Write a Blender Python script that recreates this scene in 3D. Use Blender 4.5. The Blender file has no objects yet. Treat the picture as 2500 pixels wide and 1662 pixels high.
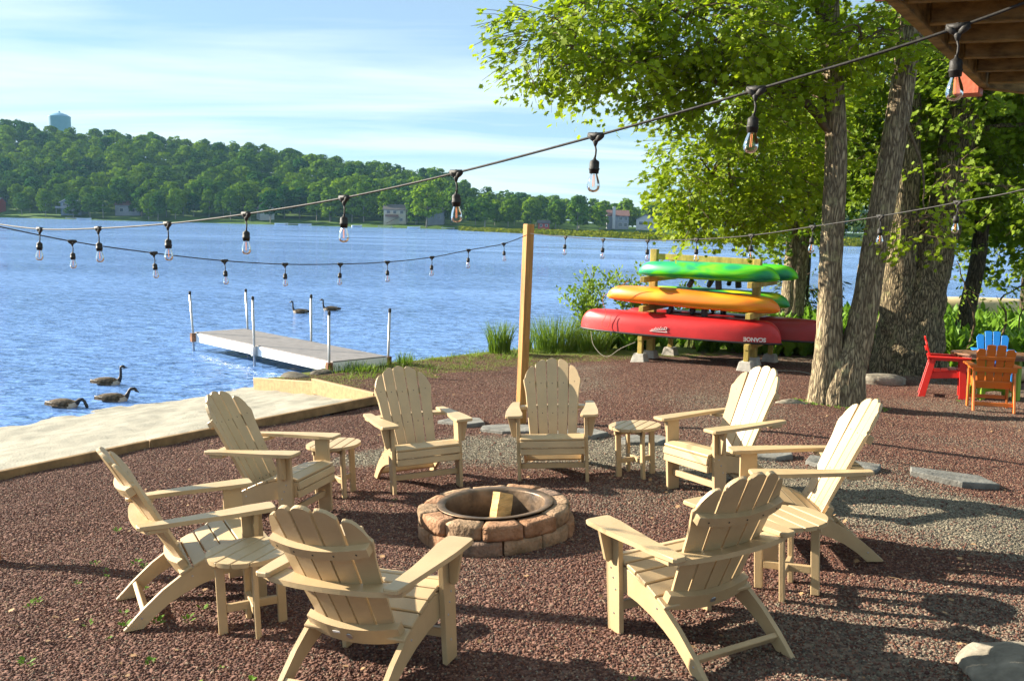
import bpy, bmesh, math, random
import numpy as np
from mathutils import Vector, Matrix, noise as mnoise

R = math.radians
scene = bpy.context.scene
COL = scene.collection
rng = random.Random(11)
nrs = np.random.RandomState(7)

# ------------------------------------------------------------------ camera
CAM_Z = 2.251
cd = bpy.data.cameras.new('camera'); cam = bpy.data.objects.new('camera', cd); COL.objects.link(cam)
cd.sensor_width = 36.0; cd.lens = 36.0*2263/2500; cd.clip_start = .05; cd.clip_end = 5000
right = Vector((.9997015, .0030309, .0242435)); up = Vector((-.0244322, .1240152, .9919795)); fwd = Vector((0, .9922757, -.1240522))
cam.matrix_world = Matrix(((right.x, up.x, -fwd.x, 0), (right.y, up.y, -fwd.y, 0), (right.z, up.z, -fwd.z, CAM_Z), (0, 0, 0, 1)))
scene.camera = cam

# ------------------------------------------------------------------ world and sun
SUN_EL = R(21.5); SUN_AZ = math.atan2(-.95, .31)
world = bpy.data.worlds.new('World'); scene.world = world; world.use_nodes = True
nt = world.node_tree; nt.nodes.clear()
def N(t, typ, **kw):
    n = t.nodes.new(typ)
    for k, v in kw.items():
        if k in n.inputs.keys() if hasattr(n, 'inputs') else False: n.inputs[k].default_value = v
        else: setattr(n, k, v)
    return n
sky = nt.nodes.new('ShaderNodeTexSky'); sky.sky_type = 'NISHITA'; sky.sun_disc = False
sky.sun_elevation = SUN_EL; sky.sun_rotation = SUN_AZ % (2*math.pi)
sky.altitude = 0; sky.air_density = 1.0; sky.dust_density = .1; sky.ozone_density = 3.5
tc = nt.nodes.new('ShaderNodeTexCoord')
sep = nt.nodes.new('ShaderNodeSeparateXYZ'); nt.links.new(tc.outputs['Generated'], sep.inputs[0])
zz = nt.nodes.new('ShaderNodeMath'); zz.operation = 'ADD'; zz.inputs[1].default_value = .12; nt.links.new(sep.outputs['Z'], zz.inputs[0])
zm = nt.nodes.new('ShaderNodeMath'); zm.operation = 'MAXIMUM'; zm.inputs[1].default_value = .05; nt.links.new(zz.outputs[0], zm.inputs[0])
dx = nt.nodes.new('ShaderNodeMath'); dx.operation = 'DIVIDE'; nt.links.new(sep.outputs['X'], dx.inputs[0]); nt.links.new(zm.outputs[0], dx.inputs[1])
dy = nt.nodes.new('ShaderNodeMath'); dy.operation = 'DIVIDE'; nt.links.new(sep.outputs['Y'], dy.inputs[0]); nt.links.new(zm.outputs[0], dy.inputs[1])
cmb = nt.nodes.new('ShaderNodeCombineXYZ'); nt.links.new(dx.outputs[0], cmb.inputs[0]); nt.links.new(dy.outputs[0], cmb.inputs[1])
mp = nt.nodes.new('ShaderNodeMapping'); mp.inputs['Rotation'].default_value = (0, 0, R(-24)); mp.inputs['Scale'].default_value = (.34, 1.15, 1); mp.inputs['Location'].default_value = (.7, .25, 0)
nt.links.new(cmb.outputs[0], mp.inputs[0])
cn = nt.nodes.new('ShaderNodeTexNoise'); cn.inputs['Scale'].default_value = 1.1; cn.inputs['Detail'].default_value = 7; cn.inputs['Roughness'].default_value = .55; cn.inputs['Distortion'].default_value = .5
nt.links.new(mp.outputs[0], cn.inputs['Vector'])
cr = nt.nodes.new('ShaderNodeValToRGB'); cr.color_ramp.elements[0].position = .40; cr.color_ramp.elements[0].color = (.40, .40, .40, 1); cr.color_ramp.elements[1].position = .60; cr.color_ramp.elements[1].color = (.95, .95, .95, 1)
nt.links.new(cn.outputs[0], cr.inputs[0])
mx = nt.nodes.new('ShaderNodeMix'); mx.data_type = 'RGBA'
nt.links.new(cr.outputs[0], mx.inputs[0]); tint = nt.nodes.new('ShaderNodeMix'); tint.data_type = 'RGBA'; tint.blend_type = 'MULTIPLY'; tint.inputs[0].default_value = 1; tint.inputs[7].default_value = (.40, .71, .90, 1); nt.links.new(sky.outputs[0], tint.inputs[6]); nt.links.new(tint.outputs[2], mx.inputs[6]); mx.inputs[7].default_value = (5.2, 6.2, 6.5, 1)
bg = nt.nodes.new('ShaderNodeBackground'); bg.inputs[1].default_value = .05
wo = nt.nodes.new('ShaderNodeOutputWorld'); nt.links.new(mx.outputs[2], bg.inputs[0]); nt.links.new(bg.outputs[0], wo.inputs[0])

sd = bpy.data.lights.new('sun', 'SUN'); sd.energy = 5.0; sd.angle = R(.5); sd.color = (1, .90, .75)
sun = bpy.data.objects.new('sun', sd); COL.objects.link(sun)
sdir = Vector((math.sin(SUN_AZ)*math.cos(SUN_EL), math.cos(SUN_AZ)*math.cos(SUN_EL), math.sin(SUN_EL)))
sun.rotation_euler = sdir.to_track_quat('Z', 'Y').to_euler(); sun.location = sdir*60
vs = scene.view_settings; vs.view_transform = 'Standard'; vs.look = 'None'; vs.exposure = 1.85; vs.gamma = 1; vs.use_curve_mapping = False
scene.render.engine = 'CYCLES'
cy = scene.cycles; cy.max_bounces = 8; cy.diffuse_bounces = 3; cy.glossy_bounces = 3; cy.transparent_max_bounces = 12; cy.transmission_bounces = 4; cy.volume_bounces = 0
cy.use_denoising = True; cy.caustics_reflective = False; cy.caustics_refractive = False

# ------------------------------------------------------------------ the lie of the land
WL = -.7                                             # water level
NRM = Vector((-.055561, .013151, .998369))           # the patio falls towards the lake
SHX = np.array([-40, -20, -12, -7.1, -4.5, -3.4, -2.4, -.9, .5, 3, 8, 14, 30, 60.])
SHY = np.array([-4, 3.5, 8.6, 12.6, 15.9, 17.3, 18.3, 19.8, 21, 23, 26, 29, 34, 42.])
def plane_z(x, y): return CAM_Z-(2.1683+NRM.x*x+NRM.y*y)/NRM.z
def sstep(t): t = min(max(t, 0), 1); return t*t*(3-2*t)
def gz(x, y):
    xs = x if x < 1.8 else 1.8+1.0*(1-math.exp(-(x-1.8)))
    z = plane_z(xs, min(y, 40))
    t = y-9; z -= .04*(t if t > 4 else (0 if t < -4 else (t+4)**2/16.))
    z -= .16*sstep((x-2.8)/3)*sstep((19-y)/4)
    d = .75*(float(np.interp(x, SHX, SHY))-y)
    zl = max(z, WL+.22+.012*max(d, 0)); zw = max(WL-.02-.22*max(-d, 0), -2.2)
    s = sstep((d+.35)/.7)
    return zw*(1-s)+zl*s

# ------------------------------------------------------------------ helpers
def link(o, parent=None):
    COL.objects.link(o)
    if parent is not None: o.parent = parent
    return o
def props(o, label=None, cat=None, group=None, kind=None):
    if label: o['label'] = label
    if cat: o['category'] = cat
    if group: o['group'] = group
    if kind: o['kind'] = kind
    return o
def thing(name, label, cat, M=None, group=None):
    o = bpy.data.objects.new(name, None); link(o); o.empty_display_size = .1
    if M is not None: o.matrix_world = M
    return props(o, label, cat, group)
def mesh_obj(name, me, mat, parent=None, smooth=False):
    if mat is not None and not me.materials: me.materials.append(mat)
    if smooth: me.polygons.foreach_set('use_smooth', [True]*len(me.polygons))
    return link(bpy.data.objects.new(name, me), parent)
def obj(name, bm, mat, parent=None, smooth=False):
    me = bpy.data.meshes.new(name); bm.normal_update(); bm.to_mesh(me); bm.free()
    return mesh_obj(name, me, mat, parent, smooth)
def share(name, src, parent, M=None):
    o = bpy.data.objects.new(name, src.data); link(o, parent)
    if M is not None: o.matrix_local = M
    return o
def copy_tree(o, parent=None):
    c = o.copy(); COL.objects.link(c); c.parent = parent
    for ch in [q for q in o.children]: copy_tree(ch, c)
    return c
def arrays_mesh(name, V, F):
    V = np.asarray(V, np.float32); F = np.asarray(F, np.int32)
    me = bpy.data.meshes.new(name); k = F.shape[1]
    me.vertices.add(len(V)); me.vertices.foreach_set('co', V.ravel())
    me.loops.add(F.size); me.loops.foreach_set('vertex_index', F.ravel())
    me.polygons.add(len(F)); me.polygons.foreach_set('loop_start', np.arange(0, F.size, k, dtype=np.int32))
    me.polygons.foreach_set('loop_total', np.full(len(F), k, np.int32)); me.update(calc_edges=True); me.validate()
    return me
def box(bm, sx, sy, sz, M=None, bevel=.004):
    M = M or Matrix()
    vs_ = [bm.verts.new(M @ Vector((x*sx/2, y*sy/2, z*sz/2))) for x in (-1, 1) for y in (-1, 1) for z in (-1, 1)]
    fs = [bm.faces.new([vs_[i] for i in q]) for q in ((0, 1, 3, 2), (4, 6, 7, 5), (0, 4, 5, 1), (2, 3, 7, 6), (0, 2, 6, 4), (1, 5, 7, 3))]
    if bevel:
        es = list({e for f in fs for e in f.edges})
        bmesh.ops.bevel(bm, geom=es, offset=bevel, segments=1, affect='EDGES', profile=.5)
    return bm
def bar(bm, a, b, w, h, bevel=.004, upv=(0, 0, 1)):
    a = Vector(a); b = Vector(b); d = b-a; y = d.normalized(); u = Vector(upv); x = y.cross(u)
    if x.length < 1e-4: x = y.cross(Vector((1, 0, 0)))
    x.normalize(); z = x.cross(y); c = (a+b)/2
    M = Matrix(((x.x, y.x, z.x, c.x), (x.y, y.y, z.y, c.y), (x.z, y.z, z.z, c.z), (0, 0, 0, 1)))
    return box(bm, w, d.length, h, M, bevel)
def plate(bm, pts, t, M, bevel=.004):
    """outline pts (x,y) counter-clockwise, thickness t along local z"""
    lo = [bm.verts.new(M @ Vector((p[0], p[1], -t/2))) for p in pts]; hi = [bm.verts.new(M @ Vector((p[0], p[1], t/2))) for p in pts]
    n = len(pts); fs = [bm.faces.new(lo[::-1]), bm.faces.new(hi)]
    rim = set(fs[0].edges) | set(fs[1].edges)
    for i in range(n): bm.faces.new((lo[i], lo[(i+1) % n], hi[(i+1) % n], hi[i]))
    if bevel: bmesh.ops.bevel(bm, geom=list(rim), offset=bevel, segments=1, affect='EDGES', profile=.5)
    return bm
def axes(o, x, y, z):
    x, y, z, o = Vector(x), Vector(y), Vector(z), Vector(o)
    return Matrix(((x.x, y.x, z.x, o.x), (x.y, y.y, z.y, o.y), (x.z, y.z, z.z, o.z), (0, 0, 0, 1)))
def tube(bm, pts, rad, seg=8, cap=True, squash=None, rough=0, seed=0):
    pts = [Vector(p) for p in pts]; n = len(pts)
    if not hasattr(rad, '__len__'): rad = [rad]*n
    rings = []; px = None
    for i in range(n):
        t = (pts[min(i+1, n-1)]-pts[max(i-1, 0)]).normalized()
        if px is None: px = t.orthogonal().normalized()
        px = (px-t*px.dot(t)).normalized(); py = t.cross(px)
        rr = []
        for k in range(seg):
            a = 2*math.pi*k/seg; r = rad[i]
            if rough: r *= 1+rough*mnoise.noise(Vector((math.cos(a)*2.2+seed, math.sin(a)*2.2, i*.35)))
            rr.append(bm.verts.new(pts[i]+px*math.cos(a)*r+py*math.sin(a)*r))
        rings.append(rr)
    for i in range(n-1):
        for k in range(seg):
            bm.faces.new((rings[i][k], rings[i][(k+1) % seg], rings[i+1][(k+1) % seg], rings[i+1][k]))
    if cap: bm.faces.new(rings[0][::-1]); bm.faces.new(rings[-1])
    return bm
def lathe(bm, prof, seg=14, M=None, close=True):
    M = M or Matrix(); rings = []
    for r, z in prof:
        if r < 1e-5: rings.append([bm.verts.new(M @ Vector((0, 0, z)))])
        else: rings.append([bm.verts.new(M @ Vector((r*math.cos(2*math.pi*k/seg), r*math.sin(2*math.pi*k/seg), z))) for k in range(seg)])
    for a, b in zip(rings, rings[1:]):
        for k in range(seg):
            k2 = (k+1) % seg
            q = [a[k % len(a)], a[k2 % len(a)], b[k2 % len(b)], b[k % len(b)]]
            u = []
            for v in q:
                if v not in u: u.append(v)
            if len(u) > 2: bm.faces.new(u)
    return bm
def place(x, y, t=0, dz=0, tilt=True):
    """stand at x,y on the ground, local +y pointing to heading t"""
    e = .3; nv = Vector((gz(x-e, y)-gz(x+e, y), gz(x, y-e)-gz(x, y+e), 2*e)).normalized() if tilt else Vector((0, 0, 1))
    q = Vector((0, 0, 1)).rotation_difference(nv).to_matrix().to_4x4()
    return Matrix.Translation((x, y, gz(x, y)+dz)) @ q @ Matrix.Rotation(-t, 4, 'Z')

# ------------------------------------------------------------------ materials
def mat(name, col, rough=.6, var=.15, scale=6., bump=0., bscale=40., spec=.5, dark=None, stretch=(1, 1, 1), detail=4, metal=0., hue=None, coord='Object'):
    m = bpy.data.materials.new(name); m.use_nodes = True; t = m.node_tree; b = t.nodes['Principled BSDF']
    b.inputs['Roughness'].default_value = rough; b.inputs['Specular IOR Level'].default_value = spec; b.inputs['Metallic'].default_value = metal
    c = t.nodes.new('ShaderNodeTexCoord'); p = t.nodes.new('ShaderNodeMapping'); p.inputs['Scale'].default_value = stretch
    t.links.new(c.outputs[coord], p.inputs[0])
    n = t.nodes.new('ShaderNodeTexNoise'); n.inputs['Scale'].default_value = scale; n.inputs['Detail'].default_value = detail; n.inputs['Roughness'].default_value = .6
    t.links.new(p.outputs[0], n.inputs['Vector'])
    r = t.nodes.new('ShaderNodeValToRGB'); e = r.color_ramp.elements
    d = dark or tuple(v*(1-var*2) for v in col); l = hue or tuple(min(v*(1+var), 1) for v in col)
    e[0].position = .3; e[0].color = (*d, 1); e[1].position = .7; e[1].color = (*l, 1)
    t.links.new(n.outputs[0], r.inputs[0]); t.links.new(r.outputs[0], b.inputs['Base Color'])
    if bump:
        n2 = t.nodes.new('ShaderNodeTexNoise'); n2.inputs['Scale'].default_value = bscale; n2.inputs['Detail'].default_value = 3
        t.links.new(p.outputs[0], n2.inputs['Vector'])
        bp = t.nodes.new('ShaderNodeBump'); bp.inputs['Strength'].default_value = bump; bp.inputs['Distance'].default_value = .02
        t.links.new(n2.outputs[0], bp.inputs['Height']); t.links.new(bp.outputs[0], b.inputs['Normal'])
    return m
def leaf_mat(name, a, b_, trans=.45, scale=1.3, spec=.25):
    m = bpy.data.materials.new(name); m.use_nodes = True; t = m.node_tree; t.nodes.clear()
    c = t.nodes.new('ShaderNodeTexCoord'); n = t.nodes.new('ShaderNodeTexNoise'); n.inputs['Scale'].default_value = scale; n.inputs['Detail'].default_value = 6; n.inputs['Roughness'].default_value = .75
    t.links.new(c.outputs['Object'], n.inputs['Vector'])
    r = t.nodes.new('ShaderNodeValToRGB'); e = r.color_ramp.elements; e[0].position = .33; e[0].color = (*a, 1); e[1].position = .68; e[1].color = (*b_, 1)
    t.links.new(n.outputs[0], r.inputs[0])
    d = t.nodes.new('ShaderNodeBsdfPrincipled'); d.inputs['Roughness'].default_value = .55; d.inputs['Specular IOR Level'].default_value = spec
    tr = t.nodes.new('ShaderNodeBsdfTranslucent'); mx_ = t.nodes.new('ShaderNodeMixShader'); mx_.inputs[0].default_value = trans
    t.links.new(r.outputs[0], d.inputs['Base Color']); t.links.new(r.outputs[0], tr.inputs[0])
    t.links.new(d.outputs[0], mx_.inputs[1]); t.links.new(tr.outputs[0], mx_.inputs[2])
    o = t.nodes.new('ShaderNodeOutputMaterial'); t.links.new(mx_.outputs[0], o.inputs[0])
    return m
M_TAN = mat('sand_plastic', (.45, .325, .175), .42, .07, 4, .12, 180, .4)
M_RED = mat('red_plastic', (.66, .02, .012), .4, .05, 3, .1, 120)
M_ORANGE = mat('orange_plastic', (.60, .15, .018), .4, .05, 3, .1, 120)
M_BLUE = mat('blue_plastic', (.01, .22, .62), .4, .05, 3, .1, 120)
M_BROWN = mat('brown_plastic', (.16, .075, .035), .4, .08, 4, .1, 120)
M_LIME = mat('lime_plastic', (.20, .32, .01), .4, .05, 3, .1, 120)
M_PINE = mat('fresh_pine', (.40, .195, .05), .6, .2, 5, .25, 40, .3, stretch=(6, 6, .6))
M_PINEH = mat('fresh_board', (.40, .26, .12), .65, .14, 5, .2, 40, .3, stretch=(3, 3, 3))
M_TIMBER = mat('edging_timber', (.27, .17, .075), .7, .2, 6, .25, 50, .3)
M_RACK = mat('treated_timber', (.45, .33, .075), .65, .2, 4, .25, 40, .3, stretch=(3, 3, 1))
M_DECKW = mat('old_deck_timber', (.26, .19, .06), .75, .3, 5, .3, 50, .25, stretch=(2, 2, 6))
M_DECKP = mat('terracotta_paint', (.52, .14, .07), .6, .08, 4, .1, 60)
M_CONC = mat('concrete', (.46, .43, .37), .85, .12, 12, .4, 80, .2)
M_SLATE = mat('flagstone', (.165, .16, .14), .8, .22, 7, .5, 30, .3)
M_ROCK = mat('boulder_rock', (.24, .21, .16), .9, .3, 5, .6, 20, .2)
M_ROCKD = mat('wet_bank_rock', (.10, .085, .06), .8, .3, 6, .6, 20, .3)
M_STEEL = mat('galvanised_steel', (.42, .42, .42), .38, .12, 12, 0, 1, .5, metal=.8)
M_ALU = mat('white_aluminium', (.84, .83, .79), .35, .03, 4, 0, 1, .5)
M_DOCKTOP = mat('grey_deck_panel', (.23, .21, .20), .6, .1, 6, .2, 60, .4)
M_BLACK = mat('black_rubber', (.018, .017, .016), .5, .2, 20, .1, 60, .4)
M_DUSTY = mat('dusty_black', (.03, .028, .024), .6, .3, 30, .1, 80, .3)
M_RUST = mat('rusty_iron', (.23, .10, .045), .7, .4, 9, .2, 60, .3)
M_RING = mat('fire_ring_steel', (.15, .12, .10), .45, .4, 5, .15, 30, .5, hue=(.26, .17, .10), metal=.6)
M_LOG = mat('split_firewood', (.58, .36, .14), .75, .3, 5, .5, 30, .25, stretch=(1, 1, 4))
M_ASH = mat('charred_ash', (.012, .011, .01), .9, .4, 12, .6, 30, .1)
M_SAND = mat('pale_sand', (.33, .31, .25), .95, .12, 2.2, .55, 45, .1, detail=10)
M_BARK = mat('maple_bark', (.20, .155, .095), .9, .3, 3.0, .9, 14, .15, dark=(.07, .055, .04), stretch=(6, 6, 1.1), hue=(.30, .26, .15))
M_BARKD = mat('dark_bark', (.11, .085, .055), .9, .3, 3, .9, 14, .15, dark=(.035, .028, .02), stretch=(6, 6, 1.2), hue=(.19, .15, .08))
def bark_mat(name, lo, hi, lich):
    m = bpy.data.materials.new(name); m.use_nodes = True; t = m.node_tree; b = t.nodes['Principled BSDF']; b.inputs['Roughness'].default_value = .92; b.inputs['Specular IOR Level'].default_value = .15
    c = t.nodes.new('ShaderNodeTexCoord'); p = t.nodes.new('ShaderNodeMapping'); p.inputs['Scale'].default_value = (1, 1, .17); t.links.new(c.outputs['Object'], p.inputs[0])
    nd = t.nodes.new('ShaderNodeTexNoise'); nd.inputs['Scale'].default_value = 9; nd.inputs['Detail'].default_value = 4; t.links.new(p.outputs[0], nd.inputs['Vector'])
    mxv = t.nodes.new('ShaderNodeMix'); mxv.data_type = 'VECTOR'; mxv.inputs[0].default_value = .12; t.links.new(p.outputs[0], mxv.inputs[4]); t.links.new(nd.outputs['Color'], mxv.inputs[5])
    v = t.nodes.new('ShaderNodeTexVoronoi'); v.feature = 'DISTANCE_TO_EDGE'; v.inputs['Scale'].default_value = 29; t.links.new(mxv.outputs[1], v.inputs['Vector'])
    n2 = t.nodes.new('ShaderNodeTexNoise'); n2.inputs['Scale'].default_value = 40; n2.inputs['Detail'].default_value = 5; t.links.new(p.outputs[0], n2.inputs['Vector'])
    r = t.nodes.new('ShaderNodeValToRGB'); e = r.color_ramp.elements; e[0].position = .02; e[0].color = (*lo, 1); e[1].position = .30; e[1].color = (*hi, 1); t.links.new(v.outputs['Distance'], r.inputs[0])
    m2 = t.nodes.new('ShaderNodeMix'); m2.data_type = 'RGBA'; m2.blend_type = 'OVERLAY'; m2.inputs[0].default_value = .7; t.links.new(r.outputs[0], m2.inputs[6]); t.links.new(n2.outputs[0], m2.inputs[7])
    n3 = t.nodes.new('ShaderNodeTexNoise'); n3.inputs['Scale'].default_value = 5; n3.inputs['Detail'].default_value = 8; n3.inputs['Roughness'].default_value = .7; t.links.new(c.outputs['Object'], n3.inputs['Vector'])
    r3 = t.nodes.new('ShaderNodeValToRGB'); r3.color_ramp.elements[0].position = .55; r3.color_ramp.elements[1].position = .68; t.links.new(n3.outputs[0], r3.inputs[0])
    mf = t.nodes.new('ShaderNodeMath'); mf.operation = 'MULTIPLY'; mf.inputs[1].default_value = .6; t.links.new(r3.outputs[0], mf.inputs[0])
    m3 = t.nodes.new('ShaderNodeMix'); m3.data_type = 'RGBA'; t.links.new(mf.outputs[0], m3.inputs[0]); t.links.new(m2.outputs[2], m3.inputs[6]); m3.inputs[7].default_value = (*lich, 1); t.links.new(m3.outputs[2], b.inputs['Base Color'])
    mm = t.nodes.new('ShaderNodeMath'); mm.operation = 'MINIMUM'; mm.inputs[1].default_value = .35; t.links.new(v.outputs['Distance'], mm.inputs[0])
    b1 = t.nodes.new('ShaderNodeBump'); b1.inputs['Strength'].default_value = 1; b1.inputs['Distance'].default_value = .035; t.links.new(mm.outputs[0], b1.inputs['Height'])
    b2 = t.nodes.new('ShaderNodeBump'); b2.inputs['Strength'].default_value = .7; b2.inputs['Distance'].default_value = .012; t.links.new(n2.outputs[0], b2.inputs['Height']); t.links.new(b1.outputs[0], b2.inputs['Normal'])
    t.links.new(b2.outputs[0], b.inputs['Normal']); return m
M_BARK = bark_mat('maple_bark', (.10, .075, .048), (.36, .29, .18), (.38, .36, .18)); M_BARKD = bark_mat('dark_bark', (.03, .024, .016), (.11, .085, .055), (.14, .13, .06))
M_BARKO = bark_mat('old_maple_bark', (.045, .036, .022), (.29, .225, .13), (.26, .25, .11))
M_TWIG = mat('twig_bark', (.12, .085, .05), .9, .3, 8, .3, 40, .15)
M_FARTRUNK = mat('far_trunk', (.24, .22, .18), .9, .2, 2)
M_LEAF = leaf_mat('maple_leaf', (.13, .22, .006), (.36, .46, .012), .58)
M_LEAFD = leaf_mat('back_leaf', (.075, .15, .006), (.26, .36, .012), .52)
M_CONIF = leaf_mat('hemlock_needle', (.012, .035, .006), (.035, .075, .012), .15)
M_FAR = leaf_mat('far_leaf', (.022, .082, .016), (.155, .25, .010), .2, .11, 0)
def tree_tint(m):
    # every tree of the far wood has its own green
    t = m.node_tree; rp_ = [n for n in t.nodes if n.type == 'VALTORGB'][0]; nz = [n for n in t.nodes if n.type == 'TEX_NOISE'][0]
    at = t.nodes.new('ShaderNodeAttribute'); at.attribute_name = 'tint'; oi = t.nodes.new('ShaderNodeObjectInfo')
    a1 = t.nodes.new('ShaderNodeMath'); a1.operation = 'ADD'; t.links.new(at.outputs['Fac'], a1.inputs[0]); t.links.new(oi.outputs['Random'], a1.inputs[1])
    fr = t.nodes.new('ShaderNodeMath'); fr.operation = 'FRACT'; t.links.new(a1.outputs[0], fr.inputs[0])
    m1 = t.nodes.new('ShaderNodeMath'); m1.operation = 'MULTIPLY_ADD'; m1.inputs[1].default_value = .42; t.links.new(fr.outputs[0], m1.inputs[0])
    m2_ = t.nodes.new('ShaderNodeMath'); m2_.operation = 'MULTIPLY'; m2_.inputs[1].default_value = .6; t.links.new(nz.outputs[0], m2_.inputs[0]); t.links.new(m2_.outputs[0], m1.inputs[2])
    t.links.new(m1.outputs[0], rp_.inputs[0]); rp_.color_ramp.elements[0].position = .28; rp_.color_ramp.elements[1].position = .74
tree_tint(M_FAR)
M_FERN = leaf_mat('fern_frond', (.09, .20, .012), (.20, .36, .03), .4, 2)
M_GRASS = leaf_mat('grass_blade', (.08, .16, .012), (.20, .28, .03), .4, 2)
M_SHRUB = leaf_mat('shrub_leaf', (.10, .19, .012), (.26, .36, .03), .45, 2)
M_REED = leaf_mat('marsh_reed', (.085, .12, .010), (.19, .20, .015), .2, .15, 0)

# gravel colours per stone
def pebble_mat(name, cols):
    m = bpy.data.materials.new(name); m.use_nodes = True; t = m.node_tree; b = t.nodes['Principled BSDF']; b.inputs['Roughness'].default_value = .85; b.inputs['Specular IOR Level'].default_value = .25
    o = t.nodes.new('ShaderNodeObjectInfo'); r = t.nodes.new('ShaderNodeValToRGB'); r.color_ramp.interpolation = 'CONSTANT'
    e = r.color_ramp.elements
    while len(e) < len(cols): e.new(.5)
    for i, c in enumerate(cols): e[i].position = i/len(cols); e[i].color = (*c, 1)
    t.links.new(o.outputs['Random'], r.inputs[0]); t.links.new(r.outputs[0], b.inputs['Base Color'])
    return m
M_PEB = pebble_mat('red_lava_pebble', [(.078, .033, .023), (.115, .052, .035), (.15, .072, .048), (.095, .043, .033), (.175, .09, .06), (.066, .03, .024), (.23, .15, .10), (.125, .05, .03)])
M_PEBG = pebble_mat('grey_pebble', [(.125, .11, .08), (.17, .15, .105), (.10, .09, .07), (.21, .185, .13), (.14, .12, .085), (.085, .075, .06), (.25, .21, .15), (.13, .08, .06)])
def ground_mat():
    m = bpy.data.materials.new('gravel_ground'); m.use_nodes = True; t = m.node_tree; b = t.nodes['Principled BSDF']; b.inputs['Roughness'].default_value = .95; b.inputs['Specular IOR Level'].default_value = .15
    c = t.nodes.new('ShaderNodeTexCoord')
    v = t.nodes.new('ShaderNodeTexVoronoi'); v.inputs['Scale'].default_value = 42; t.links.new(c.outputs['Object'], v.inputs['Vector'])
    s = t.nodes.new('ShaderNodeSeparateColor'); t.links.new(v.outputs['Color'], s.inputs[0])
    r1 = t.nodes.new('ShaderNodeValToRGB'); e = r1.color_ramp.elements; e[0].color = (.05, .023, .019, 1); e[1].color = (.165, .086, .064, 1); t.links.new(s.outputs[0], r1.inputs[0])
    r2 = t.nodes.new('ShaderNodeValToRGB'); e = r2.color_ramp.elements; e[0].color = (.08, .07, .055, 1); e[1].color = (.26, .23, .165, 1); t.links.new(s.outputs[0], r2.inputs[0])
    r3 = t.nodes.new('ShaderNodeValToRGB'); e = r3.color_ramp.elements; e[0].color = (.06, .075, .015, 1); e[1].color = (.17, .19, .03, 1)
    n3 = t.nodes.new('ShaderNodeTexNoise'); n3.inputs['Scale'].default_value = 25; n3.inputs['Detail'].default_value = 6; t.links.new(c.outputs['Object'], n3.inputs['Vector']); t.links.new(n3.outputs[0], r3.inputs[0])
    a1 = t.nodes.new('ShaderNodeAttribute'); a1.attribute_name = 'path'; a2 = t.nodes.new('ShaderNodeAttribute'); a2.attribute_name = 'green'
    m1 = t.nodes.new('ShaderNodeMix'); m1.data_type = 'RGBA'; t.links.new(a1.outputs['Fac'], m1.inputs[0]); t.links.new(r1.outputs[0], m1.inputs[6]); t.links.new(r2.outputs[0], m1.inputs[7])
    n4 = t.nodes.new('ShaderNodeTexNoise'); n4.inputs['Scale'].default_value = 3.2; n4.inputs['Detail'].default_value = 7; t.links.new(c.outputs['Object'], n4.inputs['Vector'])
    ad = t.nodes.new('ShaderNodeMath'); ad.operation = 'ADD'; t.links.new(a2.outputs['Fac'], ad.inputs[0]); t.links.new(n4.outputs[0], ad.inputs[1])
    rr = t.nodes.new('ShaderNodeValToRGB'); rr.color_ramp.elements[0].position = .86; rr.color_ramp.elements[1].position = 1.0; t.links.new(ad.outputs[0], rr.inputs[0])
    m2 = t.nodes.new('ShaderNodeMix'); m2.data_type = 'RGBA'; t.links.new(rr.outputs[0], m2.inputs[0]); t.links.new(m1.outputs[2], m2.inputs[6]); t.links.new(r3.outputs[0], m2.inputs[7])
    t.links.new(m2.outputs[2], b.inputs['Base Color'])
    bp = t.nodes.new('ShaderNodeBump'); bp.inputs['Strength'].default_value = 1; bp.inputs['Distance'].default_value = .02; bp.invert = True
    t.links.new(v.outputs['Distance'], bp.inputs['Height']); t.links.new(bp.outputs[0], b.inputs['Normal'])
    return m
M_GROUND = ground_mat()
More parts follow.
